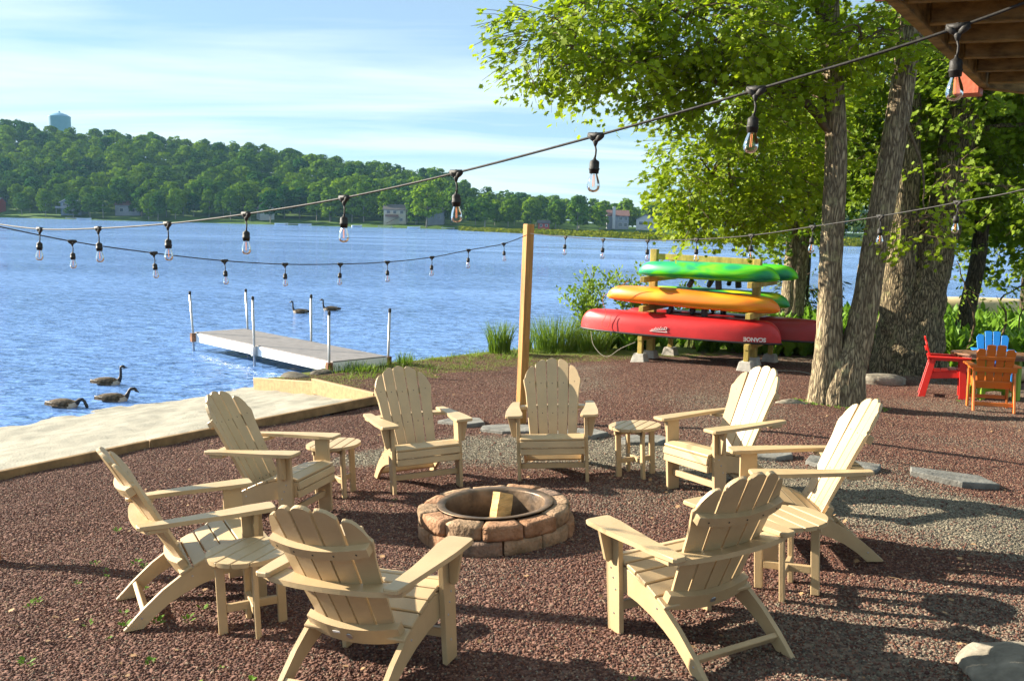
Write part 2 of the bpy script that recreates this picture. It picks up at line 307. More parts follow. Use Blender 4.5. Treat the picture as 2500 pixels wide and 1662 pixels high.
def water_mat():
    m = bpy.data.materials.new('lake_water'); m.use_nodes = True; t = m.node_tree; b = t.nodes['Principled BSDF']
    b.inputs['Base Color'].default_value = (.15, .29, .61, 1); b.inputs['Roughness'].default_value = .07; b.inputs['IOR'].default_value = 1.33
    cw_ = t.nodes.new('ShaderNodeTexCoord'); pw = t.nodes.new('ShaderNodeMapping'); pw.inputs['Scale'].default_value = (.025, .09, 1); nw = t.nodes.new('ShaderNodeTexNoise'); nw.inputs['Scale'].default_value = 1; nw.inputs['Detail'].default_value = 4
    t.links.new(cw_.outputs['Object'], pw.inputs[0]); t.links.new(pw.outputs[0], nw.inputs['Vector']); rw = t.nodes.new('ShaderNodeMapRange'); rw.inputs[1].default_value = .35; rw.inputs[2].default_value = .65; rw.inputs[3].default_value = .03; rw.inputs[4].default_value = .16
    t.links.new(nw.outputs[0], rw.inputs[0]); t.links.new(rw.outputs[0], b.inputs['Roughness'])
    c = t.nodes.new('ShaderNodeTexCoord')
    def wav(sc, st, dist, det, prev=None):
        p = t.nodes.new('ShaderNodeMapping'); p.inputs['Scale'].default_value = sc; p.inputs['Rotation'].default_value = (0, 0, R(-8)); t.links.new(c.outputs['Object'], p.inputs[0])
        n = t.nodes.new('ShaderNodeTexNoise'); n.inputs['Scale'].default_value = 1; n.inputs['Detail'].default_value = det; n.inputs['Roughness'].default_value = .5; n.inputs['Distortion'].default_value = .4; t.links.new(p.outputs[0], n.inputs['Vector'])
        bp = t.nodes.new('ShaderNodeBump'); bp.inputs['Strength'].default_value = st; bp.inputs['Distance'].default_value = dist; t.links.new(n.outputs[0], bp.inputs['Height'])
        if prev: t.links.new(prev.outputs[0], bp.inputs['Normal'])
        return bp
    w1 = wav((.5, 1.5, 1), .8, .36, 2); w2 = wav((1.5, 4.4, 1), 1.0, .22, 3, w1); w3 = wav((5, 11, 1), .7, .05, 2, w2)
    t.links.new(w3.outputs[0], b.inputs['Normal'])
    return m
M_WATER = water_mat()

# ------------------------------------------------------------------ the setting: ground, lake, beach, far hillside
PATH = [(-1.5, 9.3), (-.3, 9.6), (.8, 9.4), (2.2, 8.3), (3.2, 7.1), (4.6, 6.2), (7, 5.6)]
PATHW = [.35, .75, .75, .55, .85, .95, 1.0]
def path_f(x, y):
    best = 9
    for (a, b, wa, wb) in zip(PATH, PATH[1:], PATHW, PATHW[1:]):
        ax_, ay = b[0]-a[0], b[1]-a[1]; L = ax_*ax_+ay*ay; t = min(max(((x-a[0])*ax_+(y-a[1])*ay)/L, 0), 1)
        best = min(best, math.hypot(x-a[0]-ax_*t, y-a[1]-ay*t)/(wa+(wb-wa)*t))
    best += .35*mnoise.noise(Vector((x*1.6, y*1.6, 3)))
    return sstep((1.25-best)/.5)
# beach strip: timber line and its water side
TL, TR = Vector((-5.05, 8.95)), Vector((-1.94, 13.0))
TD = (TR-TL).normalized(); TN = Vector((-TD.y, TD.x))           # towards the lake
def in_beach(x, y):
    v = Vector((x, y))-TL; a = v.dot(TD); b = v.dot(TN)
    return a < 5.2+.2*b and b > 0
xs_ = np.concatenate([np.arange(-40, -9, 2), np.arange(-9, 9, .15), np.arange(9, 60, 1.5)])
ys_ = np.concatenate([np.arange(-14, 2.5, .75), np.arange(2.5, 23, .15), np.arange(23, 60, 1.5)])
V = []; PF = []; GF_ = []
for y in ys_:
    for x in xs_:
        z = gz(x, y)+.024*mnoise.noise(Vector((x*1.9, y*1.9, 0)))+.02*mnoise.noise(Vector((x*.7, y*.7, 5)))
        v = Vector((x, y))-TL; a = v.dot(TD); b = v.dot(TN)
        if a < 5.25+.2*b and b > 0: z -= .45*sstep(b/.25)*sstep((5.25+.2*b-a)/.25)
        V.append((x, y, z)); PF.append(max(path_f(x, y), .05+.42*sstep(.2+1.6*mnoise.noise(Vector((x*.55, y*.55, 7))))*sstep((x+1.5)/3)))
        d = float(np.interp(x, SHX, SHY))-y
        g = 0
        if y > 14.5: g = .52*sstep((4.6-d)/2.2)+.25*sstep((y-17.5)/2)
        if x > 8 and y > 15: g = max(g, .55*sstep((x-8)/3))
        GF_.append(g)
nx = len(xs_); F = []
for j in range(len(ys_)-1):
    for i in range(nx-1): F.append((j*nx+i, j*nx+i+1, (j+1)*nx+i+1, (j+1)*nx+i))
me = arrays_mesh('ground', V, F)
for nm, arr in (('path', PF), ('green', GF_)):
    at = me.attributes.new(nm, 'FLOAT', 'POINT'); at.data.foreach_set('value', arr)
ground = mesh_obj('ground', me, M_GROUND, None, True); props(ground, kind='structure')
GV = np.array(V); GPF = np.array(PF)

def gravel(name, mat_, attr_arr, dens, seed, smin, smax, label):
    """loose stones strewn over the ground near the seats"""
    keep = []; used = {}; vv = []; aa = []
    for f in F:
        c = GV[list(f)].mean(0)
        if not (2.6 < c[1] < 19.5 and abs(c[0]) < .60*c[1]+.9 and c[0] > -5.5 and c[0] < 8.6): continue
        if in_beach(c[0], c[1]): continue
        if c[1] > float(np.interp(c[0], SHX, SHY))-.8: continue
        if math.hypot(c[0]+.085, c[1]-6.72) < .45: continue
        q = []
        for i in f:
            if i not in used: used[i] = len(vv); vv.append(GV[i]); aa.append(attr_arr[i]*(1.0 if c[1] < 9 else .75 if c[1] < 12.5 else .5))
            q.append(used[i])
        keep.append(q)
    m = arrays_mesh(name, vv, keep); at = m.attributes.new('amount', 'FLOAT', 'POINT'); at.data.foreach_set('value', aa)
    o = mesh_obj(name, m, mat_); props(o, label, 'gravel', kind='stuff')
    t = bpy.data.node_groups.new(name, 'GeometryNodeTree')
    t.interface.new_socket('Geometry', in_out='INPUT', socket_type='NodeSocketGeometry'); t.interface.new_socket('Geometry', in_out='OUTPUT', socket_type='NodeSocketGeometry')
    gi = t.nodes.new('NodeGroupInput'); go = t.nodes.new('NodeGroupOutput')
    dp = t.nodes.new('GeometryNodeDistributePointsOnFaces'); dp.inputs['Seed'].default_value = seed
    na = t.nodes.new('GeometryNodeInputNamedAttribute'); na.data_type = 'FLOAT'; na.inputs['Name'].default_value = 'amount'
    mu = t.nodes.new('ShaderNodeMath'); mu.operation = 'MULTIPLY'; mu.inputs[1].default_value = dens
    t.links.new(na.outputs['Attribute'], mu.inputs[0]); t.links.new(mu.outputs[0], dp.inputs['Density']); t.links.new(gi.outputs[0], dp.inputs['Mesh'])
    ico = t.nodes.new('GeometryNodeMeshIcoSphere'); ico.inputs['Radius'].default_value = 1; ico.inputs['Subdivisions'].default_value = 1
    sm = t.nodes.new('GeometryNodeSetMaterial'); sm.inputs['Material'].default_value = mat_; t.links.new(ico.outputs['Mesh'], sm.inputs['Geometry'])
    ip = t.nodes.new('GeometryNodeInstanceOnPoints'); t.links.new(dp.outputs['Points'], ip.inputs['Points']); t.links.new(sm.outputs[0], ip.inputs['Instance'])
    rv = t.nodes.new('FunctionNodeRandomValue'); rv.data_type = 'FLOAT_VECTOR'; rv.inputs['Min'].default_value = (0, 0, 0); rv.inputs['Max'].default_value = (6.28, 6.28, 6.28)
    rs = t.nodes.new('FunctionNodeRandomValue'); rs.data_type = 'FLOAT_VECTOR'; rs.inputs['Min'].default_value = (smin, smin, smin*.8); rs.inputs['Max'].default_value = (smax, smax, smax*.8); rs.inputs['Seed'].default_value = 5
    t.links.new(rv.outputs['Value'], ip.inputs['Rotation']); t.links.new(rs.outputs['Value'], ip.inputs['Scale'])
    t.links.new(ip.outputs[0], go.inputs[0])
    md = o.modifiers.new('stones', 'NODES'); md.node_group = t
gravel('gravel', M_PEB, 1-GPF, 3500, 1, .004, .0108, 'loose red lava gravel covering the seating area')
gravel('gravel', M_PEBG, GPF, 3500, 2, .004, .0105, 'loose grey pebbles along the stepping stone path')

gravel('gravel', M_PEB, np.ones(len(GPF)), 36, 3, .009, .019, 'larger stray stones lying among the fine gravel')
wm = arrays_mesh('lake_water', [(-900, -200, WL), (900, -200, WL), (900, 620, WL), (-900, 620, WL)], [(0, 1, 2, 3)])
props(mesh_obj('lake_water', wm, M_WATER), kind='structure')

# beach: strip falling from the timber edge to the water
bv = []; bf = []
na_, nb_ = 300, 130
for i in range(na_+1):
    for j in range(nb_+1):
        b = -.02+7*j/nb_; a = -9+(5.2+.2*b+9)*i/na_
        p = TL+TD*a+TN*b
        zt = plane_z(p.x-TN.x*b, p.y-TN.y*b)-.075-.05*sstep((a-2)/4)
        wl_d = 3.78+.15*sstep(a/5.)+.12*mnoise.noise(Vector((a*.6, 0, 2)))   # where it meets the water
        z = zt+(WL-zt)*min(b/wl_d, 1)-.16*max(b-wl_d, 0)
        z += .03*mnoise.noise(Vector((p.x*1.6, p.y*1.6, 9)))+.016*mnoise.noise(Vector((p.x*5, p.y*5, 4)))-.02*max(0, mnoise.noise(Vector((p.x*3.4, p.y*3.4, 1)))-.25)
        bv.append((p.x, p.y, z))
for i in range(na_):
    for j in range(nb_): bf.append((i*(nb_+1)+j, (i+1)*(nb_+1)+j, (i+1)*(nb_+1)+j+1, i*(nb_+1)+j+1))
bo = mesh_obj('beach', arrays_mesh('beach', bv, bf), M_SAND, None, True); props(bo, kind='structure')

# far hillside
FX = np.array([-700, -400, -276, -165, -68, -19, 41, 75, 150, 300, 700.]); FY = np.array([620, 540, 500, 466, 438, 416, 414, 400, 395, 390, 385.])
PU = (np.array([-600, 0, 212, 424, 636, 848, 954, 1060, 1166, 1272, 1378, 1484, 1640, 2200])-1250)/2263.
PE = np.array([.104, .0999, .0924, .084, .0764, .0667, .0583, .0566, .0468, .0407, .035, .0314, .0296, .029])
def shore_f(x): return float(np.interp(x, FX, FY))
def hill(x, y):
    d = y-shore_f(x)
    if d < 0: return WL+.14*d
    u = x/max(y, 1); hr = max(2.25+float(np.interp(u, PU, PE))*(shore_f(x)+200)-19.5, .5)
    return WL+.5*sstep(d/4)+1.6*sstep(d/16)+hr*sstep((d-6)/205)**.9
hv = []; hxs = np.arange(-620, 461, 12); hys = np.concatenate([np.arange(370, 520, 5), np.arange(520, 1200, 25)])
for y in hys:
    for x in hxs: hv.append((x, y, hill(x, y)+.25*mnoise.noise(Vector((x*.05, y*.05, 0)))))
hf = [(j*len(hxs)+i, j*len(hxs)+i+1, (j+1)*len(hxs)+i+1, (j+1)*len(hxs)+i) for j in range(len(hys)-1) for i in range(len(hxs)-1)]
M_HILL = mat('meadow_grass', (.06, .12, .014), .95, .3, .12, 0, 1, .1, coord='Object')
props(mesh_obj('hillside', arrays_mesh('hillside', hv, hf), M_HILL, None, True), kind='structure')

# ------------------------------------------------------------------ far wood
def quad_cloud(P, Nn, size):
    """leaf-clump quads at P facing Nn"""
    n = len(P); Nn = Nn/np.linalg.norm(Nn, axis=1, keepdims=True)
    a = np.cross(Nn, nrs.normal(size=(n, 3))); a /= np.linalg.norm(a, axis=1, keepdims=True); b = np.cross(Nn, a)
    s = (size*nrs.uniform(.6, 1.35, n))[:, None]; k = nrs.uniform(.55, 1.0, n)[:, None]
    Q = np.stack([P-a*s-b*s*k*.6, P+a*s*.7-b*s*k, P+a*s+b*s*k*.6, P-a*s*.6+b*s*k], 1)
    return Q.reshape(-1, 3), np.arange(4*n).reshape(-1, 4)
def crown_cloud(h, r, nblob, per, size, z0=.32, shape=1.0):
    P = []; Nn = []
    for i in range(nblob):
        t = nrs.uniform(); z = h*(z0+(1-z0)*t); rr = r*math.sqrt(max(1-((t-.42)/.62)**2, .04))*shape
        a = nrs.uniform(0, 6.283); q = rr*math.sqrt(nrs.uniform())*.85
        c = np.array([q*math.cos(a), q*math.sin(a), z*.96]); br = r*nrs.uniform(.17, .36)
        d = nrs.normal(size=(per, 3)); d /= np.linalg.norm(d, axis=1, keepdims=True); d[:, 2] = np.where(d[:, 2] < -.3, -d[:, 2], d[:, 2])
        P.append(c+d*br*nrs.uniform(.72, 1.08, (per, 1))*[1, 1, .8]); Nn.append(d+nrs.normal(size=(per, 3))*.22+[0, 0, .25])
    return quad_cloud(np.concatenate(P), np.concatenate(Nn), size)
variants = []
for k in range(6):
    V_, F_ = crown_cloud(16, 5.8, 80, 40, .42, z0=.16+.05*(k % 3)); variants.append(arrays_mesh('crown', V_, F_)); variants[-1].materials.append(M_FAR)
trunk_me = []
for k in range(3):
    bm = bmesh.new(); tube(bm, [(0, 0, -.5), (.1*k, .1, 4), (.3*(k-1), 0, 9), (.2, .2, 13)], [.32, .26, .18, .06], 6)
    mm = bpy.data.meshes.new('trunk'); bm.to_mesh(mm); bm.free(); mm.materials.append(M_FARTRUNK); trunk_me.append(mm)
HOUSES = {  # x, depth from the shore, half width
    'frame': (-238, 17, 10.0), 'cream': (-57, 14, 9), 'grey': (-37, 16, 6), 'chimney': (47, 18, 9), 'white': (60, 18, 6), 'red': (-292, 15, 8), 'roof': (-126, 17, 6), 'behind': (-205, 20, 5)}
def clear(x, d):
    for hx, hd, hw in HOUSES.values():
        if abs(x-hx) < hw*.4 and d < hd+5: return False
    return True
front = []; back_ = []
for d, sp in ((9, 9), (20, 9), (34, 9.5), (52, 9.5), (74, 10), (98, 10), (124, 11), (150, 11), (176, 11), (204, 11), (228, 12)):
    x = -430. if d < 100 else -560
    while x < 290+d*.2:
        x += sp*rng.uniform(.65, 1.35)
        dd = d+rng.uniform(-6, 6); y = shore_f(x)+dd
        if not (-.66 < x/y < .64): continue
        if d > 20 and not clear(x, dd) : continue
        if d <= 20 and not clear(x, dd): continue
        if d == 9 and rng.random() < .42: continue
        s = rng.uniform(.78, 1.2)*(1.0 if d > 30 else rng.uniform(.75, 1.12))
        if x > -30: s *= .74
        (front if d <= 20 else back_).append((x, y, hill(x, y)-(3 if d > 140 and abs(x/y+.485) < .035 else 0), s))
front_sorted = sorted(front)
HN = {'gabled chalet': -238, 'barn red shed': -292, 'half hidden cottage': -205, 'white gabled cabin': -126, 'cream house': -57, 'plain grey house': -37, 'house with chimney': 47, 'white bungalow': 60}
for i, (x, y, z, s) in enumerate(front_sorted):
    ORD = ('first', 'second', 'third', 'fourth', 'fifth', 'sixth', 'seventh', 'eighth', 'ninth', 'tenth', 'eleventh', 'twelfth', 'thirteenth', 'fourteenth')
    hn = min(HN, key=lambda q: abs(HN[q]-x)); side = 'left of' if x < HN[hn] else 'right of'
    row = 'at the water edge' if y-shore_f(x) < 14 else 'in the second row'
    def same(q): return (q[1]-shore_f(q[0]) < 14) == (y-shore_f(x) < 14) and min(HN, key=lambda w_: abs(HN[w_]-q[0])) == hn and (q[0] < HN[hn]) == (x < HN[hn])
    k_ = sum(1 for q in front_sorted if same(q) and abs(q[0]-HN[hn]) < abs(x-HN[hn]))
    t = thing('far_tree', f'{ORD[k_] if k_ < 14 else ORD[k_-14]+" from the end"} far tree {row} {side} the {hn}', 'tree', Matrix.Translation((x, y, z)) @ Matrix.Rotation(rng.uniform(0, 6.28), 4, 'Z') @ Matrix.Diagonal((s*rng.uniform(.8, 1.1), s*rng.uniform(.8, 1.1), s, 1)), 'trees along the far shore')
    link(bpy.data.objects.new('crown', variants[i % 6]), t); link(bpy.data.objects.new('trunk', trunk_me[i % 3]), t)
VV = []; FF = []; off = 0; TT = []
lows = [crown_cloud(16, 6.8, 60, 26, .56, z0=.12) for k in range(5)]
for i, (x, y, z, s) in enumerate(back_):
    V_, F_ = lows[i % 5]; a = rng.uniform(0, 6.28); c, sn = math.cos(a), math.sin(a)
    W_ = V_ @ np.array([[c, sn, 0], [-sn, c, 0], [0, 0, 1]])*[s, s, s*1.02]+[x, y, z]
    VV.append(W_); FF.append(F_+off); off += len(W_); TT.append(np.full(len(W_), rng.random()))
fo = mesh_obj('forest', arrays_mesh('forest', np.concatenate(VV), np.concatenate(FF)), M_FAR); props(fo, 'dense green wood covering the hill across the lake', 'forest', kind='stuff'); fo.data.attributes.new('tint', 'FLOAT', 'POINT').data.foreach_set('value', np.concatenate(TT).astype(np.float32))

# reed bed in the lake
RB = [(-22, 372), (0, 318), (15, 275), (30, 240), (43, 214), (60, 205), (84, 200)]
P = []; Nn = []
for i in range(18000):
    u = rng.random()*(len(RB)-1); k = int(u); f_ = u-k
    x = RB[k][0]*(1-f_)+RB[k+1][0]*f_; y = RB[k][1]*(1-f_)+RB[k+1][1]*f_; w = rng.random()**1.3
    y += 36*w*(.45 if k == 0 else 1); x += rng.uniform(-1, 1)
    hgt = rng.random()
    z = WL+(.15+1.55*hgt)*(.75+.5*mnoise.noise(Vector((x*.16, y*.1, 0))))
    P.append((x, y, z)); Nn.append((rng.uniform(-1, .4), -1+rng.uniform(-.6, .6), rng.uniform(-.1, 1)))
V_, F_ = quad_cloud(np.array(P), np.array(Nn, float), .27)
props(mesh_obj('reed_bed', arrays_mesh('reed_bed', V_, F_), M_REED), 'low yellow green reed bed out in the lake', 'reeds', kind='stuff')
bm = bmesh.new()
lo = [bm.verts.new((x, y-.5, WL+.03)) for x, y in RB]; hi = [bm.verts.new((x, y+(18 if i == 0 else 38), WL+.03)) for i, (x, y) in enumerate(RB)]
for i in range(len(RB)-1): bm.faces.new((lo[i], lo[i+1], hi[i+1], hi[i]))
props(obj('marsh_ground', bm, mat('marsh_mud', (.10, .11, .02), .9, .2, 1)), kind='structure')

# far houses
M_HW = mat('white_siding', (.45, .44, .42), .7, .05, 1); M_HC = mat('cream_siding', (.46, .42, .33), .7, .05, 1); M_HG = mat('grey_siding', (.24, .25, .27), .7, .08, 1)
M_HB = mat('blue_grey_siding', (.16, .22, .28), .7, .08, 1); M_HR = mat('barn_red_siding', (.36, .05, .04), .7, .08, 1); M_ROOF = mat('dark_shingle', (.09, .085, .085), .8, .15, 2); M_ROOFR = mat('brown_shingle', (.17, .09, .075), .8, .15, 2)
M_WIN = mat('window_pane', (.05, .07, .09), .08, .2, 1, spec=.8)
def house(name, label, x, d, w, dep, hh, rh, wall_m, roof_m, gable_front, wins, extra=None, yaw=0, base=0):
    y = shore_f(x)+d; z = hill(x, y)+base
    t = thing(name, label, 'house', Matrix.Translation((x, y, z)) @ Matrix.Rotation(yaw, 4, 'Z'))
    bm = bmesh.new(); box(bm, w, dep, hh+1, Matrix.Translation((0, 0, (hh-1)/2)), 0)
    if gable_front:
        a = [bm.verts.new(p) for p in ((-w/2, -dep/2, hh), (w/2, -dep/2, hh), (0, -dep/2, hh+rh), (-w/2, dep/2, hh), (w/2, dep/2, hh), (0, dep/2, hh+rh))]
        bm.faces.new((a[0], a[1], a[2])); bm.faces.new((a[4], a[3], a[5]))
    else:
        a = [bm.verts.new(p) for p in ((-w/2, -dep/2, hh), (-w/2, dep/2, hh), (-w/2, 0, hh+rh), (w/2, -dep/2, hh), (w/2, dep/2, hh), (w/2, 0, hh+rh))]
        bm.faces.new((a[1], a[0], a[2])); bm.faces.new((a[3], a[4], a[5]))
    obj('wall', bm, wall_m, t)
    bm = bmesh.new(); o_ = .5
    for s in (-1, 1):
        if gable_front:
            k = rh/(w/2); q = [(0, -dep/2-o_, hh+rh+.1), (0, dep/2+o_, hh+rh+.1), (s*(w/2+o_), dep/2+o_, hh+.1-k*o_), (s*(w/2+o_), -dep/2-o_, hh+.1-k*o_)]
        else:
            k = rh/(dep/2); q = [(-w/2-o_, 0, hh+rh+.1), (w/2+o_, 0, hh+rh+.1), (w/2+o_, s*(dep/2+o_), hh+.1-k*o_), (-w/2-o_, s*(dep/2+o_), hh+.1-k*o_)]
        lo = [bm.verts.new(p) for p in q]; hi = [bm.verts.new((p[0], p[1], p[2]+.22)) for p in q]
        for fc in ((lo[0], lo[1], lo[2], lo[3]), (hi[3], hi[2], hi[1], hi[0])): bm.faces.new(fc)
        for i in range(4): bm.faces.new((lo[i], lo[(i+1) % 4], hi[(i+1) % 4], hi[i]))
    bmesh.ops.recalc_face_normals(bm, faces=bm.faces); rf = obj('roof', bm, roof_m, t)
    for (wx, wz, ww, wh) in wins:
        bm = bmesh.new(); box(bm, ww+.3, .12, wh+.3, Matrix.Translation((wx, -dep/2-.06, wz)), 0); f_ = obj('window', bm, M_HW, t)
        bm = bmesh.new(); box(bm, ww, .1, wh, Matrix.Translation((wx, -dep/2-.1, wz)), 0); obj('pane', bm, M_WIN, f_)
    if extra: extra(t, rf, w, dep, hh, rh)
    return t
def porch(t, rf, w, dep, hh, rh):
    bm = bmesh.new(); box(bm, w+3, 3, .25, Matrix.Translation((0, -dep/2-1.6, hh*.5)), 0); obj('balcony', bm, M_HG, t)
    for s in np.linspace(-w/2-1, w/2+1, 5):
        bm = bmesh.new(); box(bm, .18, .18, hh*.5+1.6, Matrix.Translation((s, -dep/2-2.9, hh*.25+.3)), 0); obj('post', bm, M_HG, t)
    bm = bmesh.new(); box(bm, w+3, .08, .75, Matrix.Translation((0, -dep/2-3.05, hh*.5+.6)), 0); obj('railing', bm, M_HG, t)
    for s in (-1, 1):
        bm = bmesh.new(); bar(bm, (s*(w/2+.6), -dep/2-.62, hh-.05), (0, -dep/2-.62, hh+rh+.35), .12, .4, 0); obj('barge_board', bm, M_HW, t)
def chimney(t, rf, w, dep, hh, rh):
    bm = bmesh.new(); box(bm, 1.3, 1.1, hh+rh+2.2, Matrix.Translation((-w*.22, -dep/2-.62, (hh+rh+1.2)/2)), 0); obj('chimney', bm, M_HW, t)
def deck(t, rf, w, dep, hh, rh):
    bm = bmesh.new(); box(bm, w*.6, 2.4, .22, Matrix.Translation((-w*.1, -dep/2-1.3, hh*.48)), 0); obj('balcony', bm, M_ROOFR, t)
    bm = bmesh.new(); box(bm, w*.6, .1, .8, Matrix.Translation((-w*.1, -dep/2-2.45, hh*.48+.5)), 0); obj('railing', bm, M_ROOFR, t)
    bm = bmesh.new(); bar(bm, (w*.2, -dep/2-1.6, hh*.45), (-w*.35, -dep/2-2.2, -.2), 1.1, .25, 0); obj('stair', bm, M_ROOFR, t)
house('chalet', 'blue grey gabled chalet with white trim and balcony across the lake', -238, 17, 11, 9, 6.0, 2.8, M_HB, M_ROOF, True, [(-3, 5.2, 2.2, 1.7), (3, 5.2, 2.2, 1.7), (-3.2, 1.4, 2, 1.8), (3.2, 1.4, 2, 1.8), (0, 1.2, 1.1, 2.2)], porch)
house('barn', 'barn red shed at the far left end of the opposite shore', -292, 15, 13, 8, 6.0, 2.0, M_HR, M_ROOF, False, [(3, 3, 1.2, 1.2)])
house('cottage', 'grey brown cottage half hidden behind the trees beside the gabled chalet', -205, 20, 13, 8, 5.2, 2.4, M_HG, M_ROOFR, False, [(3, 2.5, 1.8, 1.6), (-3, 2.5, 1.8, 1.6)])
house('cabin', 'small cabin with a white triangular gable among dark trees', -126, 17, 7, 8, 5.2, 3.4, M_HW, M_ROOF, True, [(-1.2, 5.4, 1.1, 1.1), (1.4, 2.4, 1.3, 1.4)], None, .5)
house('lake_house', 'cream two storey house with dark hipped roof and stairs to the lake', -57, 14, 10.5, 8, 6.4, 2.2, M_HC, M_ROOF, False, [(-3, 5.2, 1.4, 1.3), (0, 5.2, 1.4, 1.3), (3.2, 5.2, 1.4, 1.3), (3, 1.8, 1.4, 1.3)], deck)
house('cottage', 'plain grey house in deep shade right of the cream house', -37, 16, 7.5, 7, 5.5, 1.8, M_HG, M_ROOF, False, [(1.5, 3.5, 1.3, 1.4), (-1.7, 3.5, 1.3, 1.4)])
house('lake_house', 'pale house with tall white chimney and brown roof across the lake', 47, 18, 9.5, 8, 5.4, 2.3, M_HG, M_ROOFR, False, [(1, 4.2, 1.6, 1.3), (3.4, 4.2, 1.3, 1.3), (1, 1.4, 1.6, 1.6), (3.4, 1.4, 1.3, 1.6)], chimney, 0, .5)
house('bungalow', 'white gabled bungalow right of the house with the chimney', 60, 18, 8.5, 7, 3.6, 2.2, M_HW, M_ROOF, True, [(-2, 2, 1.8, 1.3), (2, 2, 1.3, 1.3)], None, -.35, .8)
house('hut', 'tiny red waterside hut straight behind the string light post', 13, 8, 5, 4, 2.6, 1.0, M_HR, M_ROOF, False, [(-1.2, 1.5, .9, .9), (1.2, 1.5, .9, .9)])
# boats and jetties on the far shore
M_BOATW = mat('white_boat', (.62, .66, .68), .4, .06, 1)
def far_boat(x, lab, L=5, yaw=0., m=M_BOATW):
    bm = bmesh.new(); secs = []
    for i in range(9):
        s = -1+2*i/8; w = .95*(1-max(s, 0)**2.2)*(1 if s > -.9 else .8); h = .25*max(s, 0)**2
        secs.append([bm.verts.new(p) for p in ((s*L/2, -w, .75+h), (s*L/2, -w*.72, .05), (s*L/2, 0, -.1+h*.8), (s*L/2, w*.72, .05), (s*L/2, w, .75+h), (s*L/2, w*.8, .72+h), (s*L/2, 0, .35), (s*L/2, -w*.8, .72+h))])
    for a, b in zip(secs, secs[1:]):
        for k in range(8): bm.faces.new((a[k], b[k], b[(k+1) % 8], a[(k+1) % 8]))
    bm.faces.new(secs[0])
    bmesh.ops.remove_doubles(bm, verts=bm.verts, dist=.002); bmesh.ops.recalc_face_normals(bm, faces=bm.faces)
    o = obj('moored_boat', bm, m); o.matrix_world = Matrix.Translation((x, shore_f(x)-2.2, WL+.05)) @ Matrix.Rotation(yaw, 4, 'Z'); props(o, lab, 'boat', 'boats along the far shore')
far_boat(-222, 'white boat moored below the gabled chalet', 7, .2)
far_boat(-112, 'pale boat moored right of the white gabled cabin', 7, -.3)
far_boat(-100, 'long pale boat in the gap between two far jetties', 6, .1)
far_boat(-74, 'small white boat moored left of the cream house', 5, .4)
far_boat(-46, 'white boat moored below the cream house', 6, -.2)
far_boat(-22, 'white boat moored right of the plain grey house', 5, .3)
def far_jetty(x, lab, w=7):
    bm = bmesh.new(); box(bm, w, 2.2, .2, Matrix.Translation((0, 0, .6)), 0)
    t = thing('far_jetty', lab, 'jetty', Matrix.Translation((x, shore_f(x)-1.2, WL)))
    obj('platform', bm, M_HW, t)
    for s in (-1, 1):
        bm = bmesh.new(); box(bm, .2, .2, 1.8, Matrix.Translation((s*w*.42, -.9, .2)), 0); obj('pile', bm, M_HG, t)
far_jetty(-60, 'pale jetty in the water below the cream house', 7); far_jetty(-106, 'pale jetty between the moored boats', 8); far_jetty(-30, 'pale jetty below the plain grey house', 6); far_jetty(-230, 'light jetty under the gabled chalet', 6)
# water tower on the ridge
M_TOWER = mat('tower_paint', (.13, .30, .42), .5, .04, .3)
TOW = 3.8
t = thing('water_tower', 'pale blue domed water tank rising above the wooded ridge', 'water tower', Matrix.Translation((-411.5, 850, hill(-411.5, 850)+TOW)))
zb = hill(-411.5, 850)
bm = bmesh.new(); lathe(bm, [(9.4, 0), (9.4, 84-zb), (9.5, 84.4-zb), (9.2, 84.8-zb)], 32); obj('tank', bm, M_TOWER, t, True)
bm = bmesh.new(); lathe(bm, [(9.6, 84.6-zb), (6.5, 86.4-zb), (2, 87.9-zb), (0, 88.1-zb)], 32); obj('roof', bm, M_TOWER, t, True)
bm = bmesh.new(); lathe(bm, [(.8, 87.6-zb), (.8, 89.3-zb), (0, 89.5-zb)], 10); obj('vent', bm, M_TOWER, t)

